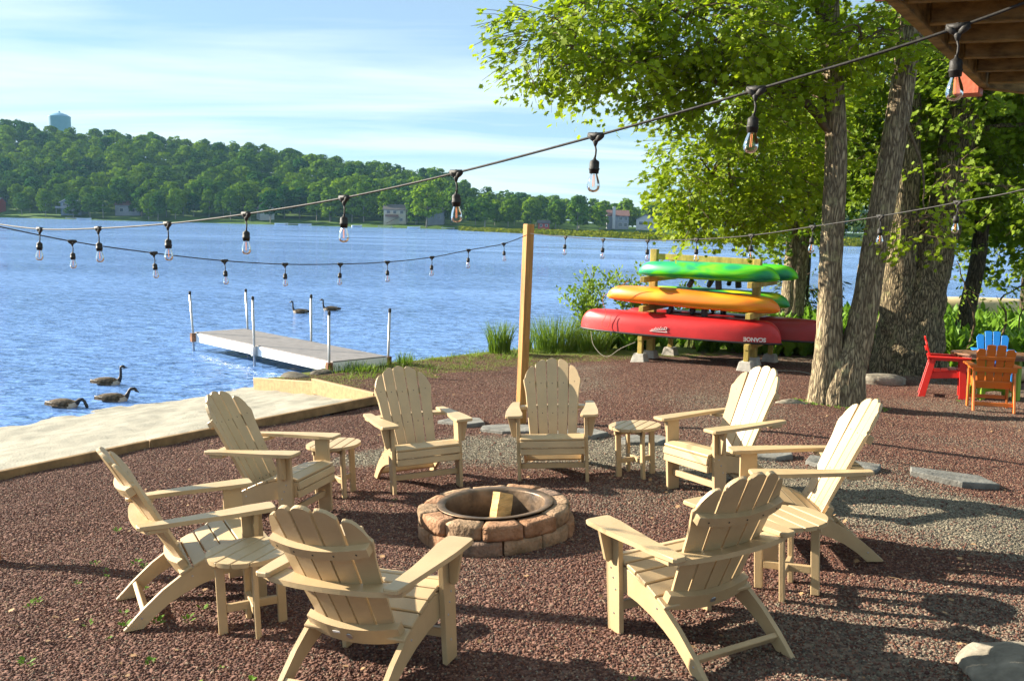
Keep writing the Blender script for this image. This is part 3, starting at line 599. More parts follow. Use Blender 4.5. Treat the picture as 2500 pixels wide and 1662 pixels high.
# ------------------------------------------------------------------ Adirondack chairs
def build_chair():
    t = thing('adirondack_chair', '-', 'chair')
    for s in (-1, 1):
        # side rail: the curved board that carries the seat and ends in the rear foot
        pts = [(.385, .27), (.395, .385), (.33, .395), (.2, .385), (.08, .352), (-.03, .312), (-.12, .268), (-.22, .205), (-.33, .115), (-.44, .012), (-.437, 0), (-.335, 0), (-.27, .062), (-.19, .12), (-.10, .165), (0, .202), (.12, .232), (.26, .25)]
        bm = bmesh.new(); plate(bm, pts, .028, axes((s*.272, 0, 0), (0, 1, 0), (0, 0, 1), (1, 0, 0))); obj('side_rail', bm, M_TAN, t)
        pts = [(.25, 0), (.365, 0), (.368, .3), (.362, .597), (.243, .597), (.245, .3)]
        bm = bmesh.new(); plate(bm, pts, .03, axes((s*.3025, 0, 0), (0, 1, 0), (0, 0, 1), (1, 0, 0))); obj('front_leg', bm, M_TAN, t)
        # arm, broad at the front and narrowing to the back
        out = [(.41, .40), (.405, .425), (.385, .435), (.275, .435), (.258, .425), (.255, .40), (.262, .3), (.287, .12), (.305, -.05), (.312, -.2), (.31, -.325), (.325, -.338), (.375, -.338), (.39, -.325), (.398, -.2), (.408, 0), (.416, .2)]
        if s < 0: out = [(-x, y) for x, y in out][::-1]
        out = out[::-1]
        bm = bmesh.new(); plate(bm, out, .026, Matrix.Translation((0, 0, .6125)), .005); bmesh.ops.recalc_face_normals(bm, faces=bm.faces); obj('arm', bm, M_TAN, t)
        pts = [(.319, .595), (.319, .42), (.345, .41), (.36, .425), (.395, .595)]
        if s < 0: pts = [(-x, z) for x, z in pts]
        bm = bmesh.new(); plate(bm, pts, .028, axes((0, .315, 0), (1, 0, 0), (0, 0, 1), (0, -1, 0)), .003); bmesh.ops.recalc_face_normals(bm, faces=bm.faces); obj('arm_bracket', bm, M_TAN, t)
        bm = bmesh.new()
        for (y, z) in ((.30, .12), (.30, .32), (.32, .37), (.28, .26)):
            lathe(bm, [(.0, .0035), (.005, .003), (.0065, 0)], 8, axes((s*.3178, y, z), (0, 1, 0), (0, 0, 1), (s, 0, 0)))
        for (y, z) in ((-.34, .065), (-.05, .26)):
            lathe(bm, [(.0, .0035), (.005, .003), (.0065, 0)], 8, axes((s*.2862, y, z), (0, 1, 0), (0, 0, 1), (s, 0, 0)))
        o = obj('screw', bm, M_STEEL, t); o['kind'] = 'stuff'
    # seat slats over the curved rails, the first three wrapping the front edge
    prof = [(.402, .295, 84, .058), (.405, .358, 80, .058), (.362, .408, 14, .085), (.272, .411, -4, .088), (.180, .394, -14, .088), (.091, .366, -19, .088), (.003, .330, -23, .088), (-.080, .292, -25, .078)]
    for y, z, a, w in prof:
        a = R(a); d = Vector((0, math.cos(a), -math.sin(a))); n_ = Vector((0, math.sin(a), math.cos(a)))
        bm = bmesh.new(); box(bm, .572, w, .024, axes((0, y, z), (1, 0, 0), d, n_), .005); obj('seat_slat', bm, M_TAN, t)
    # back slats on a shallow arc
    al = R(28.2); u = Vector((0, -math.sin(al), math.cos(al))); nn = Vector((0, math.cos(al), math.sin(al))); B0 = Vector((0, -.082, .262))
    def arc(x): return .052*(x/.25)**2
    for i in range(-2, 3):
        k = abs(i); sg = 1 if i >= 0 else -1
        hin, hmid, hout = ((.845, .862, .845), (.838, .835, .772), (.772, .745, .652))[k]
        wb, wt = .079, .1025; xb, xt = i*.0865, i*.1115
        L = []
        for h_ in (0, .25, .5): L.append((xb+(xt-xb)*h_/.72, wb+(wt-wb)*h_/.72, h_))
        rt = [(c+w/2*sg, h_) for c, w, h_ in L]; lf = [(c-w/2*sg, h_) for c, w, h_ in L]   # outer, inner side
        top = []
        if k == 2: rt += [(xt+sg*wt*.5, .60), (xt+sg*(wt*.5+.004), .625), (xt+sg*(wt*.5-.010), .638)]
        for q in range(9):
            v = q/8.; x = xt+sg*wt*(.5-v); 
            if k == 2: x -= sg*.010*(1-v)
            if k == 0: h_ = .838+.024*math.sin(math.pi*v)
            elif k == 1: h_ = .785+.062*math.sin(math.pi*(v*.62+.02))+.0*v-(.012 if v == 1 else 0)
            else: h_ = .652+.122*math.sin(math.pi*.5*min(v*1.15, 1))**.8-(.012 if v == 1 else 0)
            top.append((x, h_))
        pts = rt+top+lf[::-1]
        if sg < 0: pts = pts[::-1]
        xm = (xb+xt)/2; slope = 2*.052*xm/.0625
        ux = (Vector((1, 0, 0))+nn*slope).normalized(); nz = ux.cross(u).normalized()
        off = B0+nn*arc(xm)+Vector((xm, 0, 0))
        pts = [(p[0]-xm, p[1]) for p in pts]
        bm = bmesh.new(); plate(bm, pts, .022, axes(off, ux, u, nz), .004); bmesh.ops.recalc_face_normals(bm, faces=bm.faces); obj('back_slat', bm, M_TAN, t)
    bm = bmesh.new()
    for i in range(-2, 3):
        for h_ in (.07, .30, .60):
            x = i*(.0865+.025*h_/.72); lathe(bm, [(0, .001), (.0045, .001), (.0055, 0)], 6, axes(B0+u*h_+nn*(arc(x)+.0112)+Vector((x, 0, 0)), (1, 0, 0), u, nn))
        x = i*.107; lathe(bm, [(0, .001), (.0045, .001), (.0055, 0)], 6, axes(B0+u*.60+nn*(arc(x)*.7-.0385-.006*(1-(x/.265)**2)-.001)+Vector((x, 0, 0)), (1, 0, 0), u, -nn))
    o = obj('screw', bm, M_BLACK, t); o['kind'] = 'stuff'
    # curved battens behind the slats
    for h_, wd, half, th in ((.60, .055, .265, .026), (.045, .10, .258, .028)):
        o1 = []; o2 = []
        for q in range(13):
            x = -half+2*half*q/12; o1.append((x, arc(x)*.98-.012)); o2.append((x, arc(x)*.7-.012-th-.006*(1-(x/half)**2)))
        pts = o2+o1[::-1]
        bm = bmesh.new(); plate(bm, pts, wd, axes(B0+u*h_, (1, 0, 0), nn, -u), .004); bmesh.ops.recalc_face_normals(bm, faces=bm.faces); obj('back_brace', bm, M_TAN, t)
    # broad curved board that joins the arm ends behind the back
    zc = .5815; hb = (zc-B0.z)/u.z; yb = B0.y+u.y*hb
    o1 = []; o2 = []
    for q in range(17):
        x = -.385+.77*q/16; o1.append((x, yb+min(arc(x)*1.12, .095)-.016)); o2.append((x, yb-.105+.085*(x/.385)**2+.01*math.cos(x*8)))
    bm = bmesh.new(); plate(bm, o2+o1[::-1], .026, Matrix.Translation((0, 0, zc+.004)), .004); bmesh.ops.recalc_face_normals(bm, faces=bm.faces); obj('arm_support', bm, M_TAN, t)
    bm = bmesh.new(); box(bm, .575, .03, .05, Matrix.Translation((0, .307, .15)), .004); obj('stretcher', bm, M_TAN, t)
    bm = bmesh.new(); box(bm, .516, .028, .055, Matrix.Translation((0, -.315, .082)) @ Matrix.Rotation(R(40), 4, 'X'), .004); obj('stretcher', bm, M_TAN, t)
    # maker's plate on the low brace
    bm = bmesh.new(); lathe(bm, [(.0, .002), (.016, .002), (.018, 0)], 16, axes(B0+u*.045-nn*.0485, (1, 0, 0), u, -nn)); obj('badge', bm, M_STEEL, t, False)
    return t
CH = [(-.832, 8.196, 2.742, 'sand coloured Adirondack chair facing the camera behind the fire pit, left of the post'),
      (.421, 8.414, -3.086, 'sand coloured Adirondack chair directly in front of the wooden post'),
      (1.822, 7.616, -2.056, 'sand coloured Adirondack chair behind the round table, its sunlit back before the kayak rack'),
      (2.02, 6.113, -1.548, 'sand coloured Adirondack chair with brightly lit back, rightmost around the fire pit'),
      (1.018, 4.71, -.485, 'sand coloured Adirondack chair seen from behind at the lower right of the fire pit'),
      (-.678, 4.396, .396, 'sand coloured Adirondack chair seen from behind, nearest the camera left of the fire pit'),
      (-1.906, 5.475, 1.094, 'sand coloured Adirondack chair in side view, leftmost of the ring'),
      (-1.874, 7.183, 1.854, 'sand coloured Adirondack chair with shaded back standing nearest the sand beach')]
proto = build_chair()
for i, (x, y, h_, lab) in enumerate(CH):
    o = proto if i == 0 else copy_tree(proto)
    o.matrix_world = place(x, y, h_); o['label'] = lab; o['group'] = 'Adirondack chairs around the fire pit'

    if i == 5:
        bm = bmesh.new(); al = R(28.2); u = Vector((0, -math.sin(al), math.cos(al))); nn = Vector((0, math.cos(al), math.sin(al)))
        box(bm, .04, .013, .002, axes(Vector((-.07, -.082, .262))+u*.062-nn*.0465, (1, 0, 0), u, -nn), 0); obj('sticker', bm, M_ALU, o)
# ------------------------------------------------------------------ round side tables
def build_table():
    t = thing('side_table', '-', 'table'); r = .235; n = 5; w = 2*r/n
    for i in range(n):
        a, b = -r+i*w+.003, -r+(i+1)*w-.003; pts = []
        for q in range(11):
            x = a+(b-a)*q/10; pts.append((x, -math.sqrt(max(r*r-x*x, .0012))))
        pts += [(x, -y) for x, y in pts[::-1]]
        bm = bmesh.new(); plate(bm, pts, .026, Matrix.Translation((0, 0, .452)), .005); obj('top_plank', bm, M_TAN, t)
    for k in range(4):
        a = math.pi/4+k*math.pi/2; c = Vector((.165*math.cos(a), .165*math.sin(a), 0))
        bm = bmesh.new(); box(bm, .05, .03, .44, Matrix.Translation((c.x, c.y, .22)) @ Matrix.Rotation(a, 4, 'Z'), .004); obj('leg', bm, M_TAN, t)
    for k in range(2):
        a = math.pi/4+k*math.pi/2
        bm = bmesh.new(); box(bm, .28, .028, .045, Matrix.Translation((0, 0, .15+.002*k)) @ Matrix.Rotation(a, 4, 'Z'), .003); obj('cross_brace', bm, M_TAN, t)
        bm = bmesh.new(); box(bm, .40, .03, .05, Matrix.Translation((0, 0, .413+.0008*k)) @ Matrix.Rotation(a, 4, 'Z'), .003); obj('top_rail', bm, M_TAN, t)
    return t
TB = [(1.16, 8.26, .5, 'round sand coloured side table right of the chair before the post'), (-1.50, 7.85, .15, 'round sand coloured side table half hidden behind the chair nearest the beach'),
      (-1.43, 5.03, .35, 'round sand coloured side table between the two chairs at the lower left'), (1.69, 5.36, -.35, 'round sand coloured side table between the two chairs at the lower right')]
tp = build_table()
for i, (x, y, h_, lab) in enumerate(TB):
    o = tp if i == 0 else copy_tree(tp); o.matrix_world = place(x, y, h_); o['label'] = lab; o['group'] = 'side tables around the fire pit'

# ------------------------------------------------------------------ fire pit
PX, PY = -.085, 6.72
fp = thing('fire_pit', 'round fire pit of rough tan and red stones with a steel ring', 'fire pit', place(PX, PY, 0))
M_ST = [mat('pit_stone_tan', (.34, .235, .135), .9, .28, 7, .8, 35, .2, hue=(.40, .26, .16)), mat('pit_stone_red', (.36, .18, .085), .9, .25, 7, .8, 35, .2, hue=(.38, .22, .13)), mat('pit_stone_grey', (.20, .165, .13), .9, .28, 7, .8, 35, .2, hue=(.30, .19, .13))]
for course, (z0, z1, r0, r1, ph, cnt) in enumerate(((-.03, .095, .42, .575, .12, 12), (.096, .20, .41, .568, .38, 12))):
    for i in range(cnt):
        a0 = ph+2*math.pi*i/cnt+rng.uniform(-.004, .008); a1 = ph+2*math.pi*(i+1)/cnt-.012+rng.uniform(-.008, .004)
        bm = bmesh.new(); nu, nv, nw = 6, 4, 4; ro = r1+rng.uniform(-.012, .016); zt = z1+rng.uniform(-.006, .006); g = {}
        for iu in range(nu+1):
            for iv in range(nv+1):
                for iw in range(nw+1):
                    if 0 < iu < nu and 0 < iv < nv and 0 < iw < nw: continue
                    fu, fv, fw = iu/nu, iv/nv, iw/nw
                    a = a0+(a1-a0)*fu; rr = r0+(ro-r0)*fv; z = z0+(zt-z0)*fw
                    ed = sum(1 for e_ in (fu, fv, fw) if e_ in (0, 1))
                    p = Vector((math.cos(a)*rr, math.sin(a)*rr, z))
                    if ed > 1:
                        c = Vector((math.cos((a0+a1)/2)*(r0+ro)/2, math.sin((a0+a1)/2)*(r0+ro)/2, (z0+zt)/2)); p += (c-p).normalized()*(.0045*ed*.7)
                    q = p*9+Vector((i*3.1, course*7, 0)); amp = .012 if fv > .8 else .004
                    p += Vector((math.cos(a), math.sin(a), 0))*amp*mnoise.noise(q*1.6)+Vector((0, 0, 1))*.005*mnoise.noise(q*2+Vector((5, 5, 5)))
                    g[iu, iv, iw] = bm.verts.new(p)
        def fc(*k):
            bm.faces.new([g[q] for q in k])
        for a in range(nu):
            for b in range(nv):
                fc((a, b, 0), (a, b+1, 0), (a+1, b+1, 0), (a+1, b, 0)); fc((a, b, nw), (a+1, b, nw), (a+1, b+1, nw), (a, b+1, nw))
            for b in range(nw):
                fc((a, 0, b), (a+1, 0, b), (a+1, 0, b+1), (a, 0, b+1)); fc((a, nv, b), (a, nv, b+1), (a+1, nv, b+1), (a+1, nv, b))
        for a in range(nv):
            for b in range(nw):
                fc((0, a, b), (0, a, b+1), (0, a+1, b+1), (0, a+1, b)); fc((nu, a, b), (nu, a+1, b), (nu, a+1, b+1), (nu, a, b+1))
        bmesh.ops.recalc_face_normals(bm, faces=bm.faces)
        obj('stone', bm, M_ST[rng.choice((0, 0, 1, 1, 2))], fp, True)
bm = bmesh.new(); lathe(bm, [(.368, -.02), (.372, .20), (.378, .212), (.432, .218), (.436, .215), (.432, .209), (.390, .204), (.380, -.02)], 56); obj('steel_ring', bm, M_RING, fp, True)
bm = bmesh.new(); lathe(bm, [(0, .0), (.2, .015), (.365, .0)], 24); obj('ash_bed', bm, M_ASH, fp, True)
def log(label, M, L, w):
    bm = bmesh.new(); pr = [(-w*.5, -w*.4), (w*.45, -w*.46), (w*.52, w*.1), (.0, w*.55), (-w*.48, w*.2)]; rings = []
    for i in range(7):
        f_ = i/6; rings.append([bm.verts.new(M @ Vector((x*(1+.1*mnoise.noise(Vector((k, i*.7, L)))), y*(1+.12*mnoise.noise(Vector((k+9, i*.8, L)))), (f_-.5)*L))) for k, (x, y) in enumerate(pr)])
    for a, b in zip(rings, rings[1:]):
        for k in range(5): bm.faces.new((a[k], a[(k+1) % 5], b[(k+1) % 5], b[k]))
    bm.faces.new(rings[0][::-1]); bm.faces.new(rings[-1]); bmesh.ops.bevel(bm, geom=list(rings[0][0].link_edges), offset=.002, affect='EDGES')
    bmesh.ops.recalc_face_normals(bm, faces=bm.faces); o = obj('firewood_log', bm, M_LOG); props(o, label, 'firewood', 'logs in the fire pit'); return o
pm = place(PX, PY, 0)
log('split pale log leaning upright inside the fire pit', pm @ Matrix.Translation((.03, -.02, .145)) @ Matrix.Rotation(R(10), 4, 'Y') @ Matrix.Rotation(R(-18), 4, 'X') @ Matrix.Rotation(.7, 4, 'Z'), .28, .135)
log('darker split log lying flat on the ash in the fire pit', pm @ Matrix.Translation((-.05, -.05, .06)) @ Matrix.Rotation(R(80), 4, 'Y') @ Matrix.Rotation(.5, 4, 'X'), .34, .10)

# ------------------------------------------------------------------ stepping stones, rocks
def slab(x, y, sx, sy, rot, label, th=.06, seed=0, dz=.012, n=7):
    r_ = random.Random(seed); pts = []
    for k in range(n):
        a = 2*math.pi*(k+r_.uniform(-.22, .22))/n; e = max(abs(math.cos(a)), abs(math.sin(a))); pts.append((sx/2*math.cos(a)/e*r_.uniform(.88, 1.05), sy/2*math.sin(a)/e*r_.uniform(.88, 1.05)))
    bm = bmesh.new(); plate(bm, pts, th, Matrix.Translation((0, 0, th/2-.028)), .008); o = obj('stepping_stone', bm, M_SLATE); o.matrix_world = place(x, y, rot, dz); props(o, label, 'paving slab', 'stepping stones'); return o
slab(3.10, 8.46, .66, .46, .6, 'grey flagstone behind the rightmost chair with a lit corner', seed=1)
slab(4.07, 8.22, .78, .52, .45, 'thick grey flagstone lying alone on the gravel at the right', th=.065, seed=4, n=5)
slab(-.55, 11.2, .62, .5, .5, 'grey flagstone right of the chair left of the post', seed=3, n=5)
slab(-.02, 10.6, .7, .45, .2, 'pale flagstone at the foot of the wooden post', seed=4)
slab(.80, 10.2, .62, .42, .3, 'grey flagstone behind the chair in front of the post', seed=5, n=6)
slab(1.42, 9.72, .56, .4, .2, 'grey flagstone behind the round table next to the post chair', seed=6, n=6)
slab(2.5, 8.9, .6, .4, .3, 'grey flagstone behind the sunlit chair before the kayak rack', seed=7, n=6)
def rock(x, y, sx, sy, sz, label, seed=0, dz=0, m=None, name='rock', cat='rock'):
    bm = bmesh.new(); bmesh.ops.create_icosphere(bm, subdivisions=4, radius=1)
    for v in bm.verts:
        p = v.co.copy(); k = 1+.2*mnoise.noise(p*1.1+Vector((seed*3.7, 0, 0)))+.07*mnoise.noise(p*3.1+Vector((0, seed, 0)))+.025*mnoise.noise(p*8)
        v.co = Vector((p.x*sx*k, p.y*sy*k, p.z*sz*k))
    o = obj(name, bm, m or M_ROCK, None, True); o.matrix_world = place(x, y, seed*1.3, dz); props(o, label, cat); return o
rock(2.60, 4.08, .50, .36, .13, 'large flat grey boulder cut off at the bottom right corner', 1)
rock(3.95, 12.82, .28, .14, .06, 'flat tan stone at the left foot of the twin trunked maple', 2)
rock(-3.8, 16.05, .34, .24, .10, 'dark bank rock at the water edge beside the beach boards', 3, -.04, M_ROCKD)
rock(-3.4, 16.5, .26, .2, .09, 'brown rock at the water edge next to the jetty corner', 4, -.03, M_ROCKD)
rock(-4.62, 15.6, .12, .1, .07, 'small stone in the shallows at the end of the beach board', 5, -.22)
rock(-5.2, 13.15, .16, .1, .05, 'small dark stone on the sand at the water line', 6, -.2)
rock(6.6, 16.4, .5, .35, .16, 'mossy flat rock beside the huge double trunk', 7)
rock(6.5, 20.6, .38, .25, .13, 'pale stone under the stern of the dark red canoe', 8)
rock(7.1, 20.2, .32, .2, .11, 'grey stone right of the pale stone under the dark canoe', 9)
rock(12.9, 24.2, 1.0, .7, .6, 'big grey boulder among the ferns in the right background', 10)
rock(8.4, 16.3, .34, .24, .16, 'dark mossy stone behind the red chair', 12)

# ------------------------------------------------------------------ posts and string lights
def wood_post(x, y, top, w, label, yaw):
    bm = bmesh.new(); z0 = gz(x, y)-.25; box(bm, w, w, top-z0, Matrix.Translation((0, 0, (top+z0)/2-gz(x, y))), .006)
    o = obj('wooden_post', bm, M_PINE); o.matrix_world = Matrix.Translation((x, y, gz(x, y))) @ Matrix.Rotation(yaw, 4, 'Z'); props(o, label, 'post', 'string light posts'); return o
cpost = wood_post(.13, 11.03, 2.26, .10, 'tall bare wooden post behind the chairs carrying the string lights', .55)
cpost.matrix_world = cpost.matrix_world @ Matrix.Rotation(R(1.0), 4, 'Y')
wood_post(-3.66, 6.33, 2.26, .10, 'wooden post cut off at the left edge of the picture', .3)
def glass_mat():
    m = bpy.data.materials.new('bulb_glass'); m.use_nodes = True; t = m.node_tree; t.nodes.clear()
    tr = t.nodes.new('ShaderNodeBsdfTransparent'); tr.inputs[0].default_value = (.94, .95, .96, 1); gl = t.nodes.new('ShaderNodeBsdfGlossy'); gl.inputs['Roughness'].default_value = .03
    lw = t.nodes.new('ShaderNodeLayerWeight'); lw.inputs[0].default_value = .35; mx_ = t.nodes.new('ShaderNodeMixShader'); o = t.nodes.new('ShaderNodeOutputMaterial')
    t.links.new(lw.outputs['Fresnel'], mx_.inputs[0]); t.links.new(tr.outputs[0], mx_.inputs[1]); t.links.new(gl.outputs[0], mx_.inputs[2]); t.links.new(mx_.outputs[0], o.inputs[0]); return m
M_GLASS = glass_mat(); M_FIL = mat('orange_filament', (.85, .26, .03), .5, .05, 3)
def pend_meshes():
    bm = bmesh.new()
    tube(bm, [(-.028, 0, .004), (-.016, 0, -.004), (0, 0, -.02)], [.010, .012, .006], 6); tube(bm, [(.028, 0, .004), (.016, 0, -.004), (0, 0, -.02)], [.010, .012, .006], 6)
    tube(bm, [(-.03, 0, .003), (.03, 0, .003)], .0095, 8); lathe(bm, [(.006, -.012), (.010, -.02), (.005, -.034), (.0035, -.036)], 8)
    lathe(bm, [(.0, .014), (.006, .012), (.006, .004)], 8)
    tube(bm, [(0, 0, -.034), (.004, 0, -.05), (.003, 0, -.066), (0, 0, -.082)], .0036, 6)
    lathe(bm, [(.004, -.074), (.006, -.082), (.016, -.088), (.0175, -.095), (.0175, -.112), (.0195, -.113), (.0195, -.118), (.0175, -.119), (.0165, -.132), (.0, -.132)], 12)
    m1 = bpy.data.meshes.new('socket'); bm.to_mesh(m1); bm.free(); m1.materials.append(M_DUSTY)
    bm = bmesh.new(); lathe(bm, [(.012, -.131), (.014, -.138), (.0185, -.15), (.0225, -.164), (.0235, -.174), (.0215, -.186), (.014, -.195), (.0, -.1985)], 16)
    m2 = bpy.data.meshes.new('bulb'); bm.to_mesh(m2); bm.free(); m2.materials.append(M_GLASS)
    bm = bmesh.new()
    for s in (-1, 1): tube(bm, [(s*.0022, 0, -.134), (s*.003, 0, -.178)], .0011, 5)
    m3 = bpy.data.meshes.new('filament'); bm.to_mesh(m3); bm.free(); m3.materials.append(M_FIL)
    for m in (m1, m2): m.polygons.foreach_set('use_smooth', [True]*len(m.polygons))
    return m1, m2, m3
PM = pend_meshes()
def string(label, pts, bulbs, rad=.0045):
    t = thing('string_lights', label, 'string lights', Matrix.Translation(pts[0]), 'outdoor string lights')
    o = Vector(pts[0]); fine = []
    P_ = [Vector(p) for p in pts]
    for i in range(len(P_)-1):
        a, b = P_[max(i-1, 0)], P_[i]; c, d = P_[i+1], P_[min(i+2, len(P_)-1)]
        for q in range(6):
            s = q/6; fine.append(.5*((2*b)+(c-a)*s+(2*a-5*b+4*c-d)*s*s+(3*b-a-3*c+d)*s**3)-o)
    fine.append(P_[-1]-o)
    bm = bmesh.new(); tube(bm, fine, rad, 6); obj('cable', bm, M_DUSTY, t, True)
    for i in bulbs:
        p = P_[i]-o; dr = (P_[min(i+1, len(P_)-1)]-P_[i-1]); a = math.atan2(dr.y, dr.x)
        sk = bpy.data.objects.new('socket', PM[0]); link(sk, t); sk.matrix_local = Matrix.Translation(p) @ Matrix.Rotation(a, 4, 'Z') @ Matrix.Rotation(rng.uniform(-.06, .06), 4, 'Y') @ Matrix.Rotation(rng.uniform(-.06, .06), 4, 'X')
        link(bpy.data.objects.new('bulb', PM[1]), sk); link(bpy.data.objects.new('filament', PM[2]), sk)
string('string of clear bulbs rising from the left post to the deck above', [(-3.6, 6.33, 2.18), (-2.99, 5.87, 2.15), (-2.43, 5.44, 2.17), (-1.86, 5, 2.21), (-1.32, 4.59, 2.27), (-.76, 4.16, 2.35), (-.24, 3.76, 2.45), (.28, 3.36, 2.57), (.75, 3, 2.69), (1.21, 2.65, 2.82), (1.62, 2.33, 2.98)], range(1, 10))
string('string of clear bulbs sagging low between the left post and the tall bare post', [(-3.6, 6.34, 2.17), (-3.23, 6.8, 2.05), (-2.83, 7.3, 1.96), (-2.43, 7.8, 1.89), (-2.04, 8.28, 1.85), (-1.64, 8.78, 1.84), (-1.26, 9.25, 1.85), (-.86, 9.74, 1.89), (-.5, 10.2, 1.96), (-.12, 10.66, 2.03), (.14, 10.96, 2.13)], range(1, 10))
string('string of clear bulbs running right from the tall bare post past the trunks', [(.19, 10.95, 2.15), (.56, 10.24, 2.13), (.91, 9.57, 2.12), (1.27, 8.9, 2.13), (1.61, 8.25, 2.16), (1.94, 7.64, 2.21), (2.25, 7.06, 2.29), (2.54, 6.51, 2.37), (2.82, 5.98, 2.46), (3.12, 5.42, 2.58), (3.9, 4.05, 3.04)], range(1, 10))

# ------------------------------------------------------------------ raised deck overhead
dk = thing('raised_deck', 'dark underside of a raised timber deck with joists and red paint', 'deck', Matrix.Translation((0, 0, 0)))
DE = Vector((.56, .83, 0)).normalized(); DJ = Vector((.95, -.31, 0)).normalized(); DC = Vector((2.53, 5.17, 3.05))
bm = bmesh.new(); bar(bm, DC-DE*3.6+Vector((0, 0, .10)), DC+Vector((0, 0, .10)), .045, .21, .004); obj('rim_beam', bm, M_DECKW, dk)
for k in range(9):
    a = DC-DE*(.14+.405*k)+Vector((0, 0, .092))+DJ*.035
    bm = bmesh.new(); bar(bm, a, a+DJ*4.2, .042, .18, .004); obj('joist', bm, M_DECKW, dk)
for k in range(30):
    a = DC-DE*3.6+DJ*(-.03+.14*k)+Vector((0, 0, .215)); bm = bmesh.new(); bar(bm, a, a+DE*3.62, .134, .03, .003); obj('deck_board', bm, M_DECKW, dk)
a = DC+Vector((.02, .03, .10)); bm = bmesh.new(); bar(bm, a, a+Vector((.92, .40, 0)).normalized()*3, .045, .21, .004); obj('rim_beam', bm, M_DECKW, dk)
for a, w in ((DC-DE*.02+Vector((-.055, .06, .17)), .13), (DC-DE*2.05+Vector((-.06, .05, .26)), .07)):
    bm = bmesh.new(); box(bm, w, w, .42, Matrix.Translation(a) @ Matrix.Rotation(-.6, 4, 'Z'), .006); obj('railing_post', bm, M_DECKP, dk)
bm = bmesh.new(); box(bm, .14, .14, 3.1, Matrix.Translation((4.3, 3.9, 1.5)), .006); obj('support_post', bm, M_DECKW, dk)
bm = bmesh.new(); box(bm, .14, .14, 3.1, Matrix.Translation((5.6, 6.2, 1.45)), .006); obj('support_post', bm, M_DECKW, dk)

# ------------------------------------------------------------------ beach timbers
def timber(a, b, w, h, label, dz, m=M_TIMBER, name='edging_timber', round_end=False):
    a = Vector(a); b = Vector(b); bm = bmesh.new(); bar(bm, (0, 0, 0), b-a, w, h, .008); o = obj(name, bm, m); o.location = a+Vector((0, 0, dz)); props(o, label, 'timber', 'timbers edging the beach'); return o
def tpt(a, z=None, b=0):
    p = TL+TD*a+TN*b; return (p.x, p.y, plane_z(p.x, p.y)-.05*sstep((a-2)/4)-.035 if z is None else z)
timber(tpt(-4.5), tpt(1.6), .065, .12, 'long low timber between sand and gravel at the left', 0)
timber(tpt(1.612), tpt(5.2), .065, .12, 'low timber between sand and gravel ending near the back left chair', 0)
e0 = Vector(tpt(5.22)); 
timber((-1.93, 13.03, -.30), (-3.12, 14.42, -.35), .07, .24, 'fresh pale board standing on edge beside the sand, nearer the chairs', 0, M_PINEH, 'beach_board')
timber((-3.08, 14.44, -.42), (-4.40, 15.72, -.60), .07, .27, 'fresh pale board standing on edge at the water end of the sand', 0, M_PINEH, 'beach_board')

# ------------------------------------------------------------------ jetty
DN, DF = Vector((-2.80, 17.02, 0)), Vector((-6.62, 20.85, 0)); dd = (DF-DN).normalized(); dn = Vector((dd.y, -dd.x, 0))*-1
dp = Vector((-dd.y, dd.x, 0))       # towards the camera-left side
if dp.y > 0: dp = -dp
jt = thing('floating_jetty', 'white sided grey jetty on steel poles reaching into the lake', 'jetty', Matrix.Translation((DN.x, DN.y, 0)))
Ld = (DF-DN).length; HW = .62; ZT = -.30
for k in range(2):
    a = dd*(Ld*.5*k+.004); b = dd*(Ld*.5*(k+1)-.004)
    fr = thing('deck_section', None, None); fr.parent = jt
    bm = bmesh.new()
    for s in (-1, 1): bar(bm, a+dp*s*(HW-.02)+Vector((0, 0, ZT-.10)), b+dp*s*(HW-.02)+Vector((0, 0, ZT-.10)), .045, .19, .004)
    for q in (a, b):
        sg = 1 if q is a else -1; bar(bm, q-dp*(HW-.045)+dd*sg*.022+Vector((0, 0, ZT-.10)), q+dp*(HW-.045)+dd*sg*.022+Vector((0, 0, ZT-.10)), .044, .18, .004)
    obj('frame', bm, M_ALU, fr)
    n = 26
    for i in range(n):
        c = a+(b-a)*(i+.5)/n; w = Ld*.5/n-.006
        bm = bmesh.new(); bar(bm, c-dp*(HW-.012)+Vector((0, 0, ZT)), c+dp*(HW-.012)+Vector((0, 0, ZT)), w, .03, .003); obj('plank', bm, M_DOCKTOP, fr)
PT = [(0, 1, .57, .0, .0), (0, -1, .55, .02, .03), (.5, 1, .64, -.02, 0), (.5, -1, .63, 0, 0), (1, 1, .56, -.06, .02), (1, -1, .57, -.04, .02)]
for f_, s, zt, lx, ly in PT:
    c = dd*(Ld*(f_*.985+.007))+dp*s*(HW+.045)
    po = bpy.data.objects.new('pole_assembly', None); link(po, jt)
    bm = bmesh.new(); tube(bm, [c+Vector((-lx*.6, -ly, -1.6)), c+Vector((0, 0, ZT)), c+Vector((lx, ly, zt))], .024, 10); obj('pole', bm, M_STEEL, po, True)
    bm = bmesh.new(); tube(bm, [c+Vector((lx, ly, zt-.01)), c+Vector((lx, ly, zt+.05)), c+Vector((lx, ly, zt+.065))], [.029, .029, .015], 10); obj('cap', bm, M_BLACK, po)
    bm = bmesh.new(); box(bm, .10, .10, .19, Matrix.Translation(c+Vector((0, 0, ZT-.10))) @ Matrix.Rotation(math.atan2(dd.y, dd.x), 4, 'Z'), .004); obj('bracket', bm, M_RUST if f_ in (0, 1) else M_STEEL, po)

